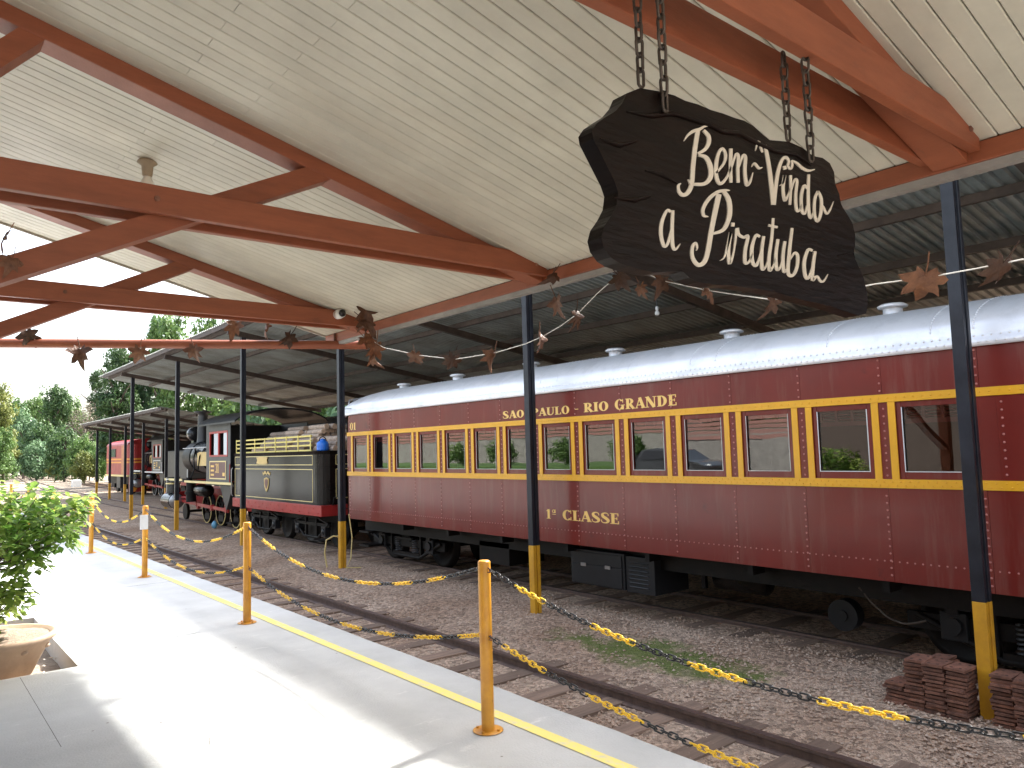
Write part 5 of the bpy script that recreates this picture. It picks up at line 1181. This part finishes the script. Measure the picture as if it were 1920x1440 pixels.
def chain(i, ztop, sag, lab, phase):
    ya, yb_ = BOL[i] + .06, BOL[i + 1] - .06; x = 2.754
    c = thing('barrier_chain', lab, 'chain', (x, ya, ztop), 'yellow and black barrier chains')
    L_ = yb_ - ya; N = 200
    P = [Vector((x, ya + L_ * k / N, ztop - 4 * sag * (k / N) * (1 - k / N))) for k in range(N + 1)]
    rs = random.Random(phase * 17 + i); runs = []; yy_ = bool(phase % 2)
    while len(runs) < 300: runs += [yy_] * (rs.randint(5, 9) if yy_ else rs.randint(5, 10)); yy_ = not yy_
    step = .0405; acc = 0; nxt = 0; k = 0; idx = 0
    far = i >= 3
    col = [MB(), MB()]
    for a, e in zip(P, P[1:]):
        l = (e - a).length
        while nxt <= acc + l:
            p = a + (e - a) * ((nxt - acc) / l); d = (e - a).normalized()
            pit = math.atan2(d.z, d.y)
            ye = runs[idx]
            roll = (R_(45) if idx % 2 else R_(-45)) + rnd(-.15, .15)
            M = Matrix.Translation(p - c.location) @ Matrix.Rotation(pit, 4, 'X') @ Matrix.Rotation(roll, 4, 'Y')
            if not far:
                o = bpy.data.objects.new('link', ME_LY if ye else ME_LK); COL.objects.link(o); o.parent = c; o.matrix_local = M
            else:
                me = ME_LY; mbb = col[0 if ye else 1]
                mbb.add([M @ v.co for v in me.vertices], [tuple(f.vertices) for f in me.polygons], 0, True)
            nxt += step; idx += 1
        acc += l
    if far:
        for mbb, nm, mt in ((col[0], 'yellow_links', CHAINY), (col[1], 'black_links', CHAINK)):
            o = link(nm, mbb.mesh(nm, mt), c); o['kind'] = 'stuff'
for i in range(7):
    chain(i, .93, .27, 'upper yellow and black chain ' + span_lab[i], [0, 4, 9, 2, 5, 7, 1][i])
    chain(i, .54, .22, 'lower yellow and black chain ' + span_lab[i], [6, 1, 3, 8, 2, 0, 4][i])

# ================================================================== DRY LEAVES
def leaf_mesh(seed):
    rs = random.Random(seed); out_ = []
    lob = [(0, 1.0), (26, .52), (44, .86), (66, .46), (92, .80), (118, .40), (140, .55), (165, .22)]
    pts = []
    for a, r in lob: pts.append((a, r * rs.uniform(.88, 1.1)))
    full = [(a, r) for a, r in pts] + [(180, .16)] + [(360 - a, r * rs.uniform(.85, 1.12)) for a, r in pts[::-1] if a > 0]
    ref = []
    for i, (a, r) in enumerate(full):
        a2, r2 = full[(i + 1) % len(full)]; a2 = a2 if a2 > a else a2 + 360
        ref.append((a, r)); ref.append(((a + a2) / 2 + rs.uniform(-3, 3), (r + r2) / 2 * rs.uniform(.86, 1.08)))
    vs = [(0, 0, 0)]; cu = rs.uniform(.5, 1.5); fold = rs.uniform(.2, 1.0)
    def zz(x, y): return -cu * (y * y + .5 * x * x) * .6 + fold * abs(x) * .7 + .2 * math.sin(5 * x + seed) * (x * x + y * y) + .1 * math.sin(7 * y + 2 * seed) * abs(x)
    n = len(ref)
    for sc in (.5, 1.0):
        for a, r in ref:
            x, y = r * sc * math.sin(R_(a)), r * sc * math.cos(R_(a)); vs.append((x * (1 - .25 * fold * sc), y, zz(x, y)))
    f = [(0, 1 + i, 1 + (i + 1) % n) for i in range(n)] + [(1 + i, 1 + n + i, 1 + n + (i + 1) % n, 1 + (i + 1) % n) for i in range(n)]
    b = MB(); b.add([tuple(.5 * q for q in v) for v in vs], f, 0, True)
    b.tube([(0, -.05, 0), (.01, -.25, .06), (.04, -.46, .1)], .013, 5)
    return b.mesh('leaf', DRYLEAF)
LEAVES = [leaf_mesh(k) for k in range(13)]
def hang(c, p, size, seed, face=None):
    rs = random.Random(seed)
    rot = (R_(90) + rs.uniform(-.7, .7), R_(180) + rs.uniform(-.6, .6), rs.uniform(-1.2, 1.2) - .6)
    link('leaf', LEAVES[seed % 13], c, Vector(p) - c.location, rot, (size * 1.36,) * 3)
def garland(label, line, leaves, loc, depth):
    c = thing('leaf_garland', label, 'garland', loc)
    if line:
        P = [depth(px, py) for px, py in line]; b = MB(); b.tube(P, .0028, 5); put('string', b, STRING, c, fix=False)
    for k, (px, py, s) in enumerate(leaves):
        p = depth(px, py); fw = Vector((RW[0][2], RW[1][2], RW[2][2])); dpt = (p - Vector((0, 0, CAM_H))).dot(fw)
        hang(c, p + Vector((-.02, 0, 0)), s * dpt / CF, k * 3 + len(leaves))
    return c
dX = lambda px, py: atX(px, py, 3.42)
garland('string of dry brown leaves sagging from the pole end to below the welcome sign',
        [(700, 640), (720, 652), (785, 666), (852, 674), (927, 662), (985, 645), (1015, 632), (1050, 612), (1083, 588), (1120, 550), (1165, 510), (1210, 512)],
        [(707, 652, 52), (690, 636, 46), (783, 667, 40), (853, 674, 46), (928, 667, 46), (1015, 634, 50), (1048, 566, 56), (1084, 592, 50), (1040, 515, 44), (1027, 462, 50), (1165, 520, 52), (705, 670, 38)], (3.42, 4, 2.7), dX)
garland('string of dry brown leaves running from behind the sign past the nearest post', [(1210, 512), (1245, 527), (1330, 545), (1445, 562), (1560, 548), (1640, 533), (1740, 520), (1830, 504), (1920, 486)],
        [(1245, 527, 52), (1205, 540, 36), (1450, 565, 54), (1328, 548, 34), (1738, 523, 84), (1882, 500, 80)], (3.42, 1.2, 2.2), lambda px, py: atX(px, py, 3.2 if px > 1300 else 3.42 - .22 * (px - 1210) / 90 if px > 1210 else 3.42))
def dP(px, py):
    d = ray(px, py); n = Vector((1.43, 3.04, 0)); s = n.dot(Vector((3.77, 6.90, 0))) / n.dot(d); return d * s + Vector((0, 0, CAM_H))
garland('row of dry leaves clinging to the red pole against the white sky', None,
        [(57, 626, 52), (155, 660, 50), (265, 659, 42), (368, 655, 44), (445, 610, 44), (505, 612, 44), (546, 632, 46)], (1.5, 7.9, 2.7), dP)
garland('cluster of dry leaves hanging at the second tie end beside the camera', [(664, 470), (664, 520), (690, 580)],
        [(664, 520, 52), (660, 474, 26), (690, 582, 60), (688, 604, 44), (648, 606, 30), (620, 600, 26)], (3.3, 6.2, 2.9), lambda px, py: atX(px, py, 3.3))
garland('two dark leaves stuck on the lower brace at the left', None, [(22, 444, 46), (32, 490, 44)], (.35, 3.8, 2.6), lambda px, py: atY(px, py, 3.8))

# ================================================================== POT AND SHRUB
PX, PY_ = .62, 7.60
t = thing('plant_pot', 'large wide terracotta bowl pot in the planting bed', 'pot', (PX, PY_, -.1))
b = MB(); b.lathe([(0, 0), (.30, 0), (.33, .015), (.40, .16), (.46, .27), (.50, .30), (.515, .33), (.505, .345), (.47, .345), (.455, .31), (.0, .30)], (PX, PY_, -.105), 40)
for i, p in enumerate(b.v): b.v[i] = (PX + (p[0] - PX) * 1.0, PY_ + (p[1] - PY_) * .92, p[2] + .006 * noise.noise((p[0] * 3, p[1] * 3, p[2] * 3)))
put('bowl', b, TERRA, t)
b = MB(); vs = [(PX, PY_, .235)]; n = 28
for rr in (.2, .34, .462):
    for j in range(n): a = 2 * math.pi * j / n; vs.append((PX + rr * math.cos(a), PY_ + rr * .92 * math.sin(a), .225 + .02 * noise.noise((rr * 9, a * 2, 3)) - (.012 if rr > .4 else 0)))
b.add(vs, [(0, 1 + j, 1 + (j + 1) % n) for j in range(n)] + [(1 + k * n + j, 1 + (k + 1) * n + j, 1 + (k + 1) * n + (j + 1) % n, 1 + k * n + (j + 1) % n) for k in (0, 1) for j in range(n)], 0, True); put('soil', b, SOIL, t, fix=False)
b = MB()
for k in range(10): a = .3 + k * .62; b.sphere((PX + .438 * math.cos(a), PY_ + .403 * math.sin(a), .135), .03, 8, 6, sc=(1, 1, .7))
put('relief_knobs', b, TERRA, t)

def shrub():
    c = thing('potted_shrub', 'leafy green ficus shrub growing in the terracotta pot', 'shrub', (PX, PY_, .22))
    b = MB(); x, y = PX - .05, PY_ + .02
    b.tube([(x + .02, y, .2), (x + .0, y, .4), (x - .02, y + .02, .65), (x - .015, y, .85)], [.034, .027, .024, .022], 9); put('trunk', b, BARK, c)
    rs = random.Random(11)
    # leaf clumps: centre, radius, count
    clumps = []
    for k in range(36):
        a = rs.uniform(0, 6.28); r = .62 * math.sqrt(rs.random()); z = 1.28 + rs.uniform(-.17, .15) - .12 * (r / .56) ** 2
        clumps.append((x + r * math.cos(a), y + r * math.sin(a), z, rs.uniform(.11, .18), 52))
    for k in range(9): clumps.append((x + .26 + rs.uniform(-.1, .16), y - .1 + rs.uniform(-.2, .2), .88 + rs.uniform(-.1, .1), .12, 40))
    for k in range(9): clumps.append((x - .25 + rs.uniform(-.18, .1), y + rs.uniform(-.25, .25), .9 + rs.uniform(-.12, .1), .11, 30))
    for k in range(15):
        a = rs.uniform(0, 6.28); clumps.append((x + .22 * math.cos(a) + .06, y + .22 * math.sin(a), .50 + rs.uniform(-.16, .2), .13, 44))
    for k in range(7): clumps.append((x - .32 + rs.uniform(-.15, .1), y - .05 + rs.uniform(-.22, .2), .55 + rs.uniform(-.18, .12), .12, 30))
    for k in range(4): clumps.append((x + .62 + .06 * k, y + .0 + .05 * k, 1.22 + .03 * k, .06, 16))
    br = MB()
    for (cx_, cy__, cz_, r, n) in clumps:
        z0 = .8 if cz_ > .75 else .35; h0 = Vector((x - .015, y, min(z0, cz_)))
        mid = h0 * .45 + Vector((cx_, cy__, cz_)) * .55 + Vector((0, 0, -.05)); br.tube([h0, mid, (cx_, cy__, cz_)], [.007, .005, .003], 5)
    put('branches', br, BARK, c, fix=False)
    lm = []
    for k in range(3):
        l = MB(); w = .34 + .05 * k
        l.add([(0, 0, 0), (w * .7, .3, .06), (w, .55, .05), (w * .55, .85, 0), (0, 1.12, -.12), (-w * .55, .85, 0), (-w, .55, .05), (-w * .7, .3, .06), (0, .5, -.03)], [(0, 1, 8), (1, 2, 8), (2, 3, 8), (3, 4, 8), (4, 5, 8), (5, 6, 8), (6, 7, 8), (7, 0, 8)], 0, True)
        lm.append(l.mesh('leaf', LEAF_SH))
    allv = []
    for (cx_, cy__, cz_, r, n) in clumps:
        for k in range(n):
            d = Vector((rs.gauss(0, 1), rs.gauss(0, 1), rs.gauss(0, 1) * .8)).normalized() * r * rs.uniform(.45, 1.15)
            p = Vector((cx_, cy__, cz_)) + d
            az = math.atan2(d.y, d.x) - math.pi / 2 + rs.uniform(-.8, .8); s = rs.uniform(.05, .085)
            allv.append((p, (rs.uniform(-.9, .25), rs.uniform(-.5, .5), az), s))
    fw = Vector((RW[0][2], RW[1][2], RW[2][2]))
    allv.sort(key=lambda q: (q[0] - Vector((0, 0, CAM_H))).dot(fw) - q[2] * 8)
    rest = MB()
    for k, (p, rot, s) in enumerate(allv):
        if k < 295: link('leaf', lm[k % 3], c, p - c.location, rot, (s, s, s))
        else:
            from mathutils import Euler
            M = Matrix.Translation(p) @ Euler(rot).to_matrix().to_4x4() @ Matrix.Scale(s, 4)
            me = lm[k % 3]; rest.add([M @ v.co for v in me.vertices], [tuple(f.vertices) for f in me.polygons], 0, True)
    put('foliage', rest, LEAF_SH, c, fix=False, stuff=True)
shrub()
t = thing('weed', 'tiny green weed in the corner of the planting bed', 'weed', (1.08, 7.2, -.12))
b = MB()
for k in range(5): a = k * 1.3; b.add([(1.08, 7.2, -.13), (1.08 + .03 * math.cos(a) - .008, 7.2 + .03 * math.sin(a), -.06), (1.08 + .05 * math.cos(a), 7.2 + .05 * math.sin(a), -.03), (1.08 + .03 * math.cos(a) + .008, 7.2 + .03 * math.sin(a), -.06)], [(0, 1, 2, 3)])
put('blade', b, LEAF_SH, t, fix=False)

# ================================================================== RUSTY TIE PLATES
def plates():
    b = MB(); w, l, h = .081, .12, .02
    b.box(-w, w, -l, l, 0, h); b.box(-w + .004, w - .004, -l + .02, -l + .035, h - .0005, h + .009); b.box(-w + .004, w - .004, l - .04, l - .025, h - .0005, h + .009)
    me1 = b.mesh('tie_plate', RUST); fix_normals(me1)
    HOLE = mat('bolt_hole', (.01, .008, .007), .9)
    b2 = MB(); b2.box(-w, w, -l, l, 0, h)
    for (hx, hy) in ((-.04, -.07), (.035, -.06), (-.03, .07), (.04, .075)): b2.cyl((hx, hy, h - .002), (hx, hy, h + .0006), .012, 10, 1)
    me2 = b2.mesh('tie_plate', [RUST, HOLE]); fix_normals(me2)
    st = [(6.90, 3.20, 6, 'short stack left of the tall stacks'), (6.90, 3.03, 13, 'tall stack farthest from the yellow post'), (6.88, 2.862, 13, 'middle tall stack before the yellow post'), (6.88, 2.695, 13, 'tall stack touching the yellow post'),
          (6.93, 2.375, 13, 'stack just right of the yellow post'), (6.88, 2.20, 13, 'stack at the right edge beyond the post'), (7.16, 2.95, 12, 'rear stack behind the tall ones')]
    for (x, y, n, lab) in st:
        z = -.65; tilt = rnd(-.03, .05)
        for k in range(n):
            top = k == n - 1
            o = link('tie_plate', me2 if top else me1, None, (x + rnd(-.014, .014), y + rnd(-.012, .012), z), (rnd(-.02, .02), rnd(-.02, .02) + tilt, R_(90) + rnd(-.09, .09)))
            tag(o, ('rusty holed tie plate on top of the ' if top else 'rusty steel tie plate in the ') + lab, 'plate', 'rusty tie plates stacked by the post' if top else 'plates in the ' + lab)
            z += .0318 + rnd(-.001, .001)
plates()

# ================================================================== SMALL THINGS ON THE GROUND
t = thing('stick', 'thin bleached stick lying on the ballast near a post', 'stick', (6.3, 7.8, -.66))
b = MB(); a, e = atZ(962, 1148, -.665), atZ(1018, 1170, -.665); b.tube([a, (a + e) / 2 + Vector((0, .01, .012)), e], [.008, .01, .006], 6); put('stick_shaft', b, DRYWOOD, t)
hp = Vector((6.98, 14.1, -.63))
t = thing('garden_hose', 'pale hose on a tap beside the post by the coach end', 'hose', hp)
b = MB(); b.tube([hp + Vector(p) for p in ((-.25, .12, .02), (-.28, .16, .3), (-.25, .14, .55), (-.12, .1, .62), (-.02, .09, .6))], .016, 7); b.tube([hp + Vector(p) for p in ((.1, -.15, 1.05), (.13, -.22, .6), (.06, -.3, .2), (-.05, -.3, .03), (.2, -.45, .02))], .012, 7); put('tube', b, HOSEY, t)
b = MB(); b.box(hp.x - .03, hp.x + .01, hp.y + .075, hp.y + .12, .0 - .05, .0 + .0); put('tap', b, STEEL, t)
wb = atZ(143, 913, -.66)
t = thing('white_block', 'small white box on the far ballast between the tracks', 'box', wb)
b = MB(); b.box(wb.x - .34, wb.x + .34, wb.y - .3, wb.y + .3, -.68, -.1); b.box(wb.x - .28, wb.x + .28, wb.y - .24, wb.y + .24, -.1, -.04); put('block', b, WHITEP, t, bevel=.04)
pb = Vector((8.05, 25.2, -.66))
t = thing('plastic_bag', 'blue plastic scrap lying by the driving wheels', 'scrap', pb)
b = MB(); b.sphere((8.05, 25.2, -.55), .14, 8, 6, sc=(.6, 1, .9))
for i, p in enumerate(b.v): b.v[i] = (p[0] + .05 * noise.noise((p[0] * 20, p[1] * 20, p[2] * 20)), p[1], p[2] + .04 * noise.noise((p[0] * 15, p[1] * 15, 4)))
put('scrap_sheet', b, mat('pale_blue_plastic', (.12, .32, .45), .4), t)
wp = atZ(62, 885, -.3)
def wreck():
    p = atZ(60, 891, -.65); k = 1.0
    c = thing('rusty_cart', 'rusty red flat cart overgrown at the far end of the tracks', 'cart', p)
    o = lambda x, y, z: p + Vector((x, y, z))
    b = MB(); b.bar(o(-2, 0, .9), o(3.4, 0, 1.5), 1.8, .5); put('bed', b, RUST, c)
    b = MB(); b.bar(o(-.5, -.1, 1.5), o(1.5, -.1, 1.7), 1.2, .7); put('cabin', b, REDP, c)
    b = MB(); b.bar(o(1.2, 0, 1.4), o(6.5, 0, 2.3), .25, .25); b.bar(o(2.5, 0, 1.7), o(5.5, 0, 1.0), .2, .2); put('boom', b, YEL, c)
    for x in (-1.2, 2.4): w = MB(); w.cyl(o(x, -.9, .4), o(x, -.6, .4), .45, 14); w.cyl(o(x, .6, .4), o(x, .9, .4), .45, 14); put('wheel', w, GRIME, c)
wreck()

# ================================================================== TREES
def crown_mesh(name, mt, seed, n_cl=60, per=75, leaf=.05, sc=(1, 1, 1), loose=.25, drop=0.0):
    rs = random.Random(seed); V = []; F = []
    for k in range(n_cl):
        while True:
            p = Vector((rs.uniform(-1, 1), rs.uniform(-1, 1), rs.uniform(-1, 1)))
            l = p.length
            if l < 1 and l > .35: break
        if p.z < -.5 and rs.random() < .6: p.z *= .4
        p *= rs.uniform(.75, 1.02); r = rs.uniform(.14, .30)
        for j in range(per):
            d = Vector((rs.gauss(0, 1), rs.gauss(0, 1), rs.gauss(0, 1))).normalized() * r * rs.uniform(.5, 1.1 + loose)
            q = p + d; s = leaf * rs.uniform(.6, 1.4)
            n = (d.normalized() + Vector((rs.uniform(-.7, .7), rs.uniform(-.7, .7), rs.uniform(-.2, .9)))).normalized()
            u = n.orthogonal().normalized(); w = n.cross(u); a = rs.uniform(0, 6.28); u, w = u * math.cos(a) + w * math.sin(a), w * math.cos(a) - u * math.sin(a)
            o = len(V)
            for (e, f) in ((-1, 0), (0, -.55), (1, 0), (0, .55)): c = q + u * (e * s) + w * (f * s); V.append((c.x * sc[0], c.y * sc[1], c.z * sc[2]))
            F.append((o, o + 1, o + 2, o + 3))
    b = MB(); b.add(V, F, 0, False); return b.mesh(name, mt)
CR = {}
for nm, mt in (('dark', LEAF_DK), ('mid', LEAF_MD), ('yellow', LEAF_YL), ('bluish', LEAF_BL)):
    CR[nm] = [crown_mesh('crown', mt, 20 + k * 7 + len(nm), 66, 70, .062) for k in range(2)]
CR['bare'] = [crown_mesh('crown', LEAF_GY, 77 + k, 50, 40, .034, loose=.5) for k in range(1)]
tb = MB(); tb.tube([(0, 0, -.3), (.02, .01, .25), (-.02, .02, .5), (.03, 0, .75)], [.05, .036, .028, .012], 8)
for k in range(7):
    a = k * 2.4; z = .35 + .05 * k; tb.tube([(0, 0, z), (.12 * math.cos(a), .12 * math.sin(a), z + .12), (.26 * math.cos(a), .26 * math.sin(a), z + .2)], [.016, .01, .004], 5)
ME_TR = tb.mesh('trunk', BARK)
WORDS = {'dark': 'dark green', 'mid': 'mid green', 'yellow': 'yellowish green', 'bluish': 'pale bluish green', 'bare': 'grey and nearly bare'}
def tree(kind, px, ytop, D, wpx, where, low=0.12, cat='tree', zb=-.7, name='tree'):
    d = ray(px, 860); h = Vector((d.x, d.y, 0)).normalized(); fw = Vector((RW[0][2], RW[1][2], 0)).normalized()
    s = D / h.dot(fw); base = Vector((h.x * s, h.y * s, zb))
    dt = ray(px, ytop); top = CAM_H + dt.z / Vector((dt.x, dt.y, 0)).length * s
    H = max(top - zb, 1.0); wd = wpx / CF * D
    t = thing(name, (WORDS[kind] + ' ' + where), cat, base, rotz=rnd(0, 6.28))
    z0 = H * low; hh = H - z0; rw = wd / 2
    k = max(1, round(hh / (2 * rw * 1.15)))
    for q in range(k):
        rz = hh / (2 * (1 + (k - 1) * .78)); zc = z0 + rz + q * rz * 1.56
        f = 1.0 if q < k - 1 or k == 1 else .82
        link('crown', random.choice(CR[kind]), t, (rnd(-.12, .12) * rw, rnd(-.12, .12) * rw, zc), (0, 0, rnd(0, 6.28)), (rw * f, rw * f, rz))
    link('trunk', ME_TR, t, (0, 0, 0), None, (H * .55, H * .55, H * .95))
    return t
T_ = [
 ('yellow', -5, 722, 88, 75, 'tree at the far left edge of the view'), ('mid', 28, 742, 122, 70, 'tree at the back of the far valley, left part'), ('mid', 62, 745, 118, 60, 'tree in the middle of the far wood'),
 ('dark', 98, 718, 104, 62, 'tallest tree of the far wood against the sky'), ('mid', 128, 738, 120, 60, 'tree right of the tallest one in the far wood'), ('bare', 158, 752, 98, 74, 'tree in the far wood'),
 ('bluish', 45, 772, 100, 70, 'tree in front of the far wood, left side'), ('dark', 80, 790, 96, 64, 'tree before the far wood over the rusty cart'), ('bluish', 70, 828, 90, 70, 'large bush above the rusty cart'),
 ('dark', 122, 800, 82, 62, 'bush where the tracks bend away'), ('mid', 158, 812, 76, 60, 'bush beside the outermost shed post'), ('yellow', 152, 848, 71, 46, 'low bush in front of the wood near the white box'), ('mid', 5, 800, 82, 52, 'bush at the left edge by the curve'),
 ('dark', 182, 690, 108, 40, 'tree between the far wood and the shed tree'), ('mid', 184, 842, 72, 40, 'bush behind the outer shed posts'),
 ('dark', 218, 640, 63, 80, 'tree leaning over the lower shed roof'), ('bluish', 258, 655, 66, 80, 'tree behind the lower shed roof'), ('mid', 322, 585, 62, 105, 'bright tree above the corner of the long shed'), ('bluish', 300, 592, 66, 70, 'tree left of the bright shed tree'),
 ('mid', 398, 580, 62, 110, 'tree rising behind the roof edge under the tie beam'), ('dark', 238, 735, 70, 70, 'tree filling the gap under the long shed roof'), ('dark', 300, 745, 72, 90, 'tree behind the chimney of the steam engine'), ('mid', 232, 812, 76, 60, 'bush behind the red diesel'), ('mid', 285, 815, 74, 60, 'bush behind the second steam engine'), ('mid', 345, 815, 70, 80, 'bush seen past the chimney'),

 ('mid', 12, 765, 128, 66, 'tree deep in the far wood behind the yellowish edge tree'), ('dark', 48, 758, 132, 60, 'tree deep in the far wood under the skyline'), ('mid', 84, 752, 128, 60, 'tree deep in the far wood left of the tallest'), ('bluish', 112, 762, 125, 60, 'tree deep in the far wood right of the tallest'),
 ('dark', 142, 765, 122, 60, 'tree deep in the far wood near the bare tree'), ('mid', 172, 772, 118, 60, 'tree deep in the far wood beside the shed'), ('dark', 25, 830, 104, 60, 'bush under the far wood at the far curve'), ('mid', 52, 850, 108, 50, 'bush right behind the rusty cart'),
 ('dark', 92, 845, 98, 60, 'bush right of the rusty cart'), ('bluish', 135, 842, 92, 60, 'bush low under the far wood'), ('dark', 168, 850, 84, 50, 'bush low behind the white box'), ('yellow', 108, 858, 88, 40, 'bush of dry tips by the track bend'), ('mid', 205, 780, 82, 50, 'bush behind the lower shed end'),
]
for a in T_:
    low = .02 if 'bush' in a[5] or a[2] > 780 else .1
    tree(*a, low=low, cat='bush' if 'bush' in a[5] else 'tree', name='bush' if 'bush' in a[5] else 'broadleaf_tree')
# wood behind the sheds
BANK = ['beyond the near post','level with the sign','level with the second post','behind the middle of the coach','behind the far end of the coach','level with the tender rear','level with the firewood heap','level with the front of the tender','level with the engine cab','level with the tall chimney','level with the end of the long shed','behind the second engine','behind the red diesel']
for k in range(13):
    y = -6 + 5.2 * k; x = 20 + rnd(-1.0, 2.5); H = rnd(7, 10)
    kind = random.choice(['mid', 'dark', 'bluish', 'mid'])
    t = thing('broadleaf_tree', WORDS[kind].replace('pale bluish', 'bluish') + ' tree behind the sheds ' + BANK[k], 'tree', (x, y, -.5), 'trees behind the sheds', rotz=rnd(0, 6))
    link('crown', random.choice(CR[kind]), t, (0, 0, H * .5), None, (rnd(3.2, 4.2), rnd(3.2, 4.2), H * .5)); link('trunk', ME_TR, t, (0, 0, 0), None, (H * .5, H * .5, H * .9))
# wooded hill closing the valley
b = MB(); vs = []; na, nr = 60, 7
for i in range(na + 1):
    a = R_(-60 + 215 * i / na)
    for j in range(nr):
        d = 175 + 22 * j; h = -1 + (10 + 5 * noise.noise((i * .35, j * .2, 0))) * math.sin(min(1, j / (nr - 2)) * math.pi / 2)
        vs.append((d * math.cos(a), d * math.sin(a), h + 1.2 * noise.noise((i * 1.7, j * 1.3, 4)) * (j > 0)))
b.add(vs, [(i * nr + j, (i + 1) * nr + j, (i + 1) * nr + j + 1, i * nr + j + 1) for i in range(na) for j in range(nr - 1)], 0, True)
tag(put('wooded_hills', b, HILLG), kind='structure')

# ================================================================== THE STREET SIDE, seen mirrored in the coach windows
b = MB(); b.box(-14, -9.01, -12, 80, -.3, -.06); tag(put('street', b, ASPHALT), kind='structure')
b = MB(); b.box(-22, -14.3, 24, 70, -.4, .5); tag(put('lawn', b, GRASSM), kind='structure')
t = thing('retaining_wall', 'grey retaining wall across the street', 'wall', (-18, 10, 0))
b = MB(); b.box(-22.6, -22.1, -12, 75, -.5, 2.3); b.box(-14.6, -14.3, -12, 24, -.5, 1.7); b.box(-22.1, -14.3, 23.7, 24, -.5, 1.9); put('wall_face', b, GREYWALL, t)
t = thing('red_railing', 'red slatted railing on top of the retaining wall', 'railing', (-18, 10, 2))
for z in (2.35, 2.6, 2.85): b = MB(); b.box(-22.4, -22.3, -12, 75, z, z + .18); put('rail_slat', b, FENCERED, t)
for z in (1.75, 1.98, 2.2): b = MB(); b.box(-14.5, -14.4, -12, 24, z, z + .16); put('rail_slat', b, FENCERED, t)
for k in range(4):
    y = 28 + 5.5 * k; t = thing('clipped_bush', 'round clipped bush on the lawn, number %s from the wall' % ['one', 'two', 'three', 'four'][k], 'bush', (-16 - .5 * (k % 2), y, .5), 'clipped bushes on the lawn')
    link('crown', CR['mid'][k % 2], t, (0, 0, .8), None, (1.1, 1.1, .9))
for k in range(5):
    t = thing('broadleaf_tree', 'green street tree above the red railing', 'tree', (-27 - rnd(0, 2), -4 + 17 * k, 1), 'trees above the railing')
    link('crown', CR['dark'][k % 2], t, (0, 0, 4.5), None, (4.5, 4.5, 3.5)); link('trunk', ME_TR, t, (0, 0, 0), None, (4, 4, 5))
def car():
    c = thing('parked_car', 'dark grey hatchback parked on the street', 'car', (-10.6, 20, -.06))
    P = [(-2.0, .35), (-2.05, .75), (-1.6, .92), (-.95, 1.0), (-.25, 1.42), (.6, 1.5), (1.4, 1.42), (1.95, 1.0), (2.02, .55), (1.95, .32)]
    cx_, cy__ = -10.8, 20.5
    b = MB(); b.prism(P, lambda u, v, t: (cx_ + t * (1 - .16 * max(0, v - .95) / .5), cy__ + u, v - .06), -.85, .85); put('body', b, CARP, c, bevel=.08)
    b = MB(); b.add([(cx_ + .86, cy__ - .75, 1.0), (cx_ + .86, cy__ + 1.5, 1.0), (cx_ + .77, cy__ + 1.2, 1.32), (cx_ + .77, cy__ - .15, 1.32)], [(0, 1, 2, 3)]); put('side_window', b, BLACKGL, c, fix=False)
    for y in (-1.3, 1.3):
        w = MB(); w.cyl((cx_ + .7, cy__ + y, .26), (cx_ + .9, cy__ + y, .26), .32, 20); put('wheel', w, GRIME, c)
        w = MB(); w.cyl((cx_ - .9, cy__ + y, .26), (cx_ - .7, cy__ + y, .26), .32, 20); put('wheel', w, GRIME, c)
    b = MB(); b.sphere((cx_ + .6, cy__ - 1.9, .68), .16, 10, 8, sc=(1.2, .7, .6)); put('headlight', b, WHITEP, c)
car()
t = thing('station_building', 'station building wall in the shade behind the platform', 'building', (-4.9, 0, 0))
b = MB(); b.box(-5.2, -4.9, -9, 11.0, 0, 3.3); put('wall', b, STUCCO, t)
for k in range(4): b = MB(); y = -7 + 3.4 * k; b.box(-4.9, -4.86, y, y + 1.1, 0, 2.2); put('door', b, MAROON2, t)
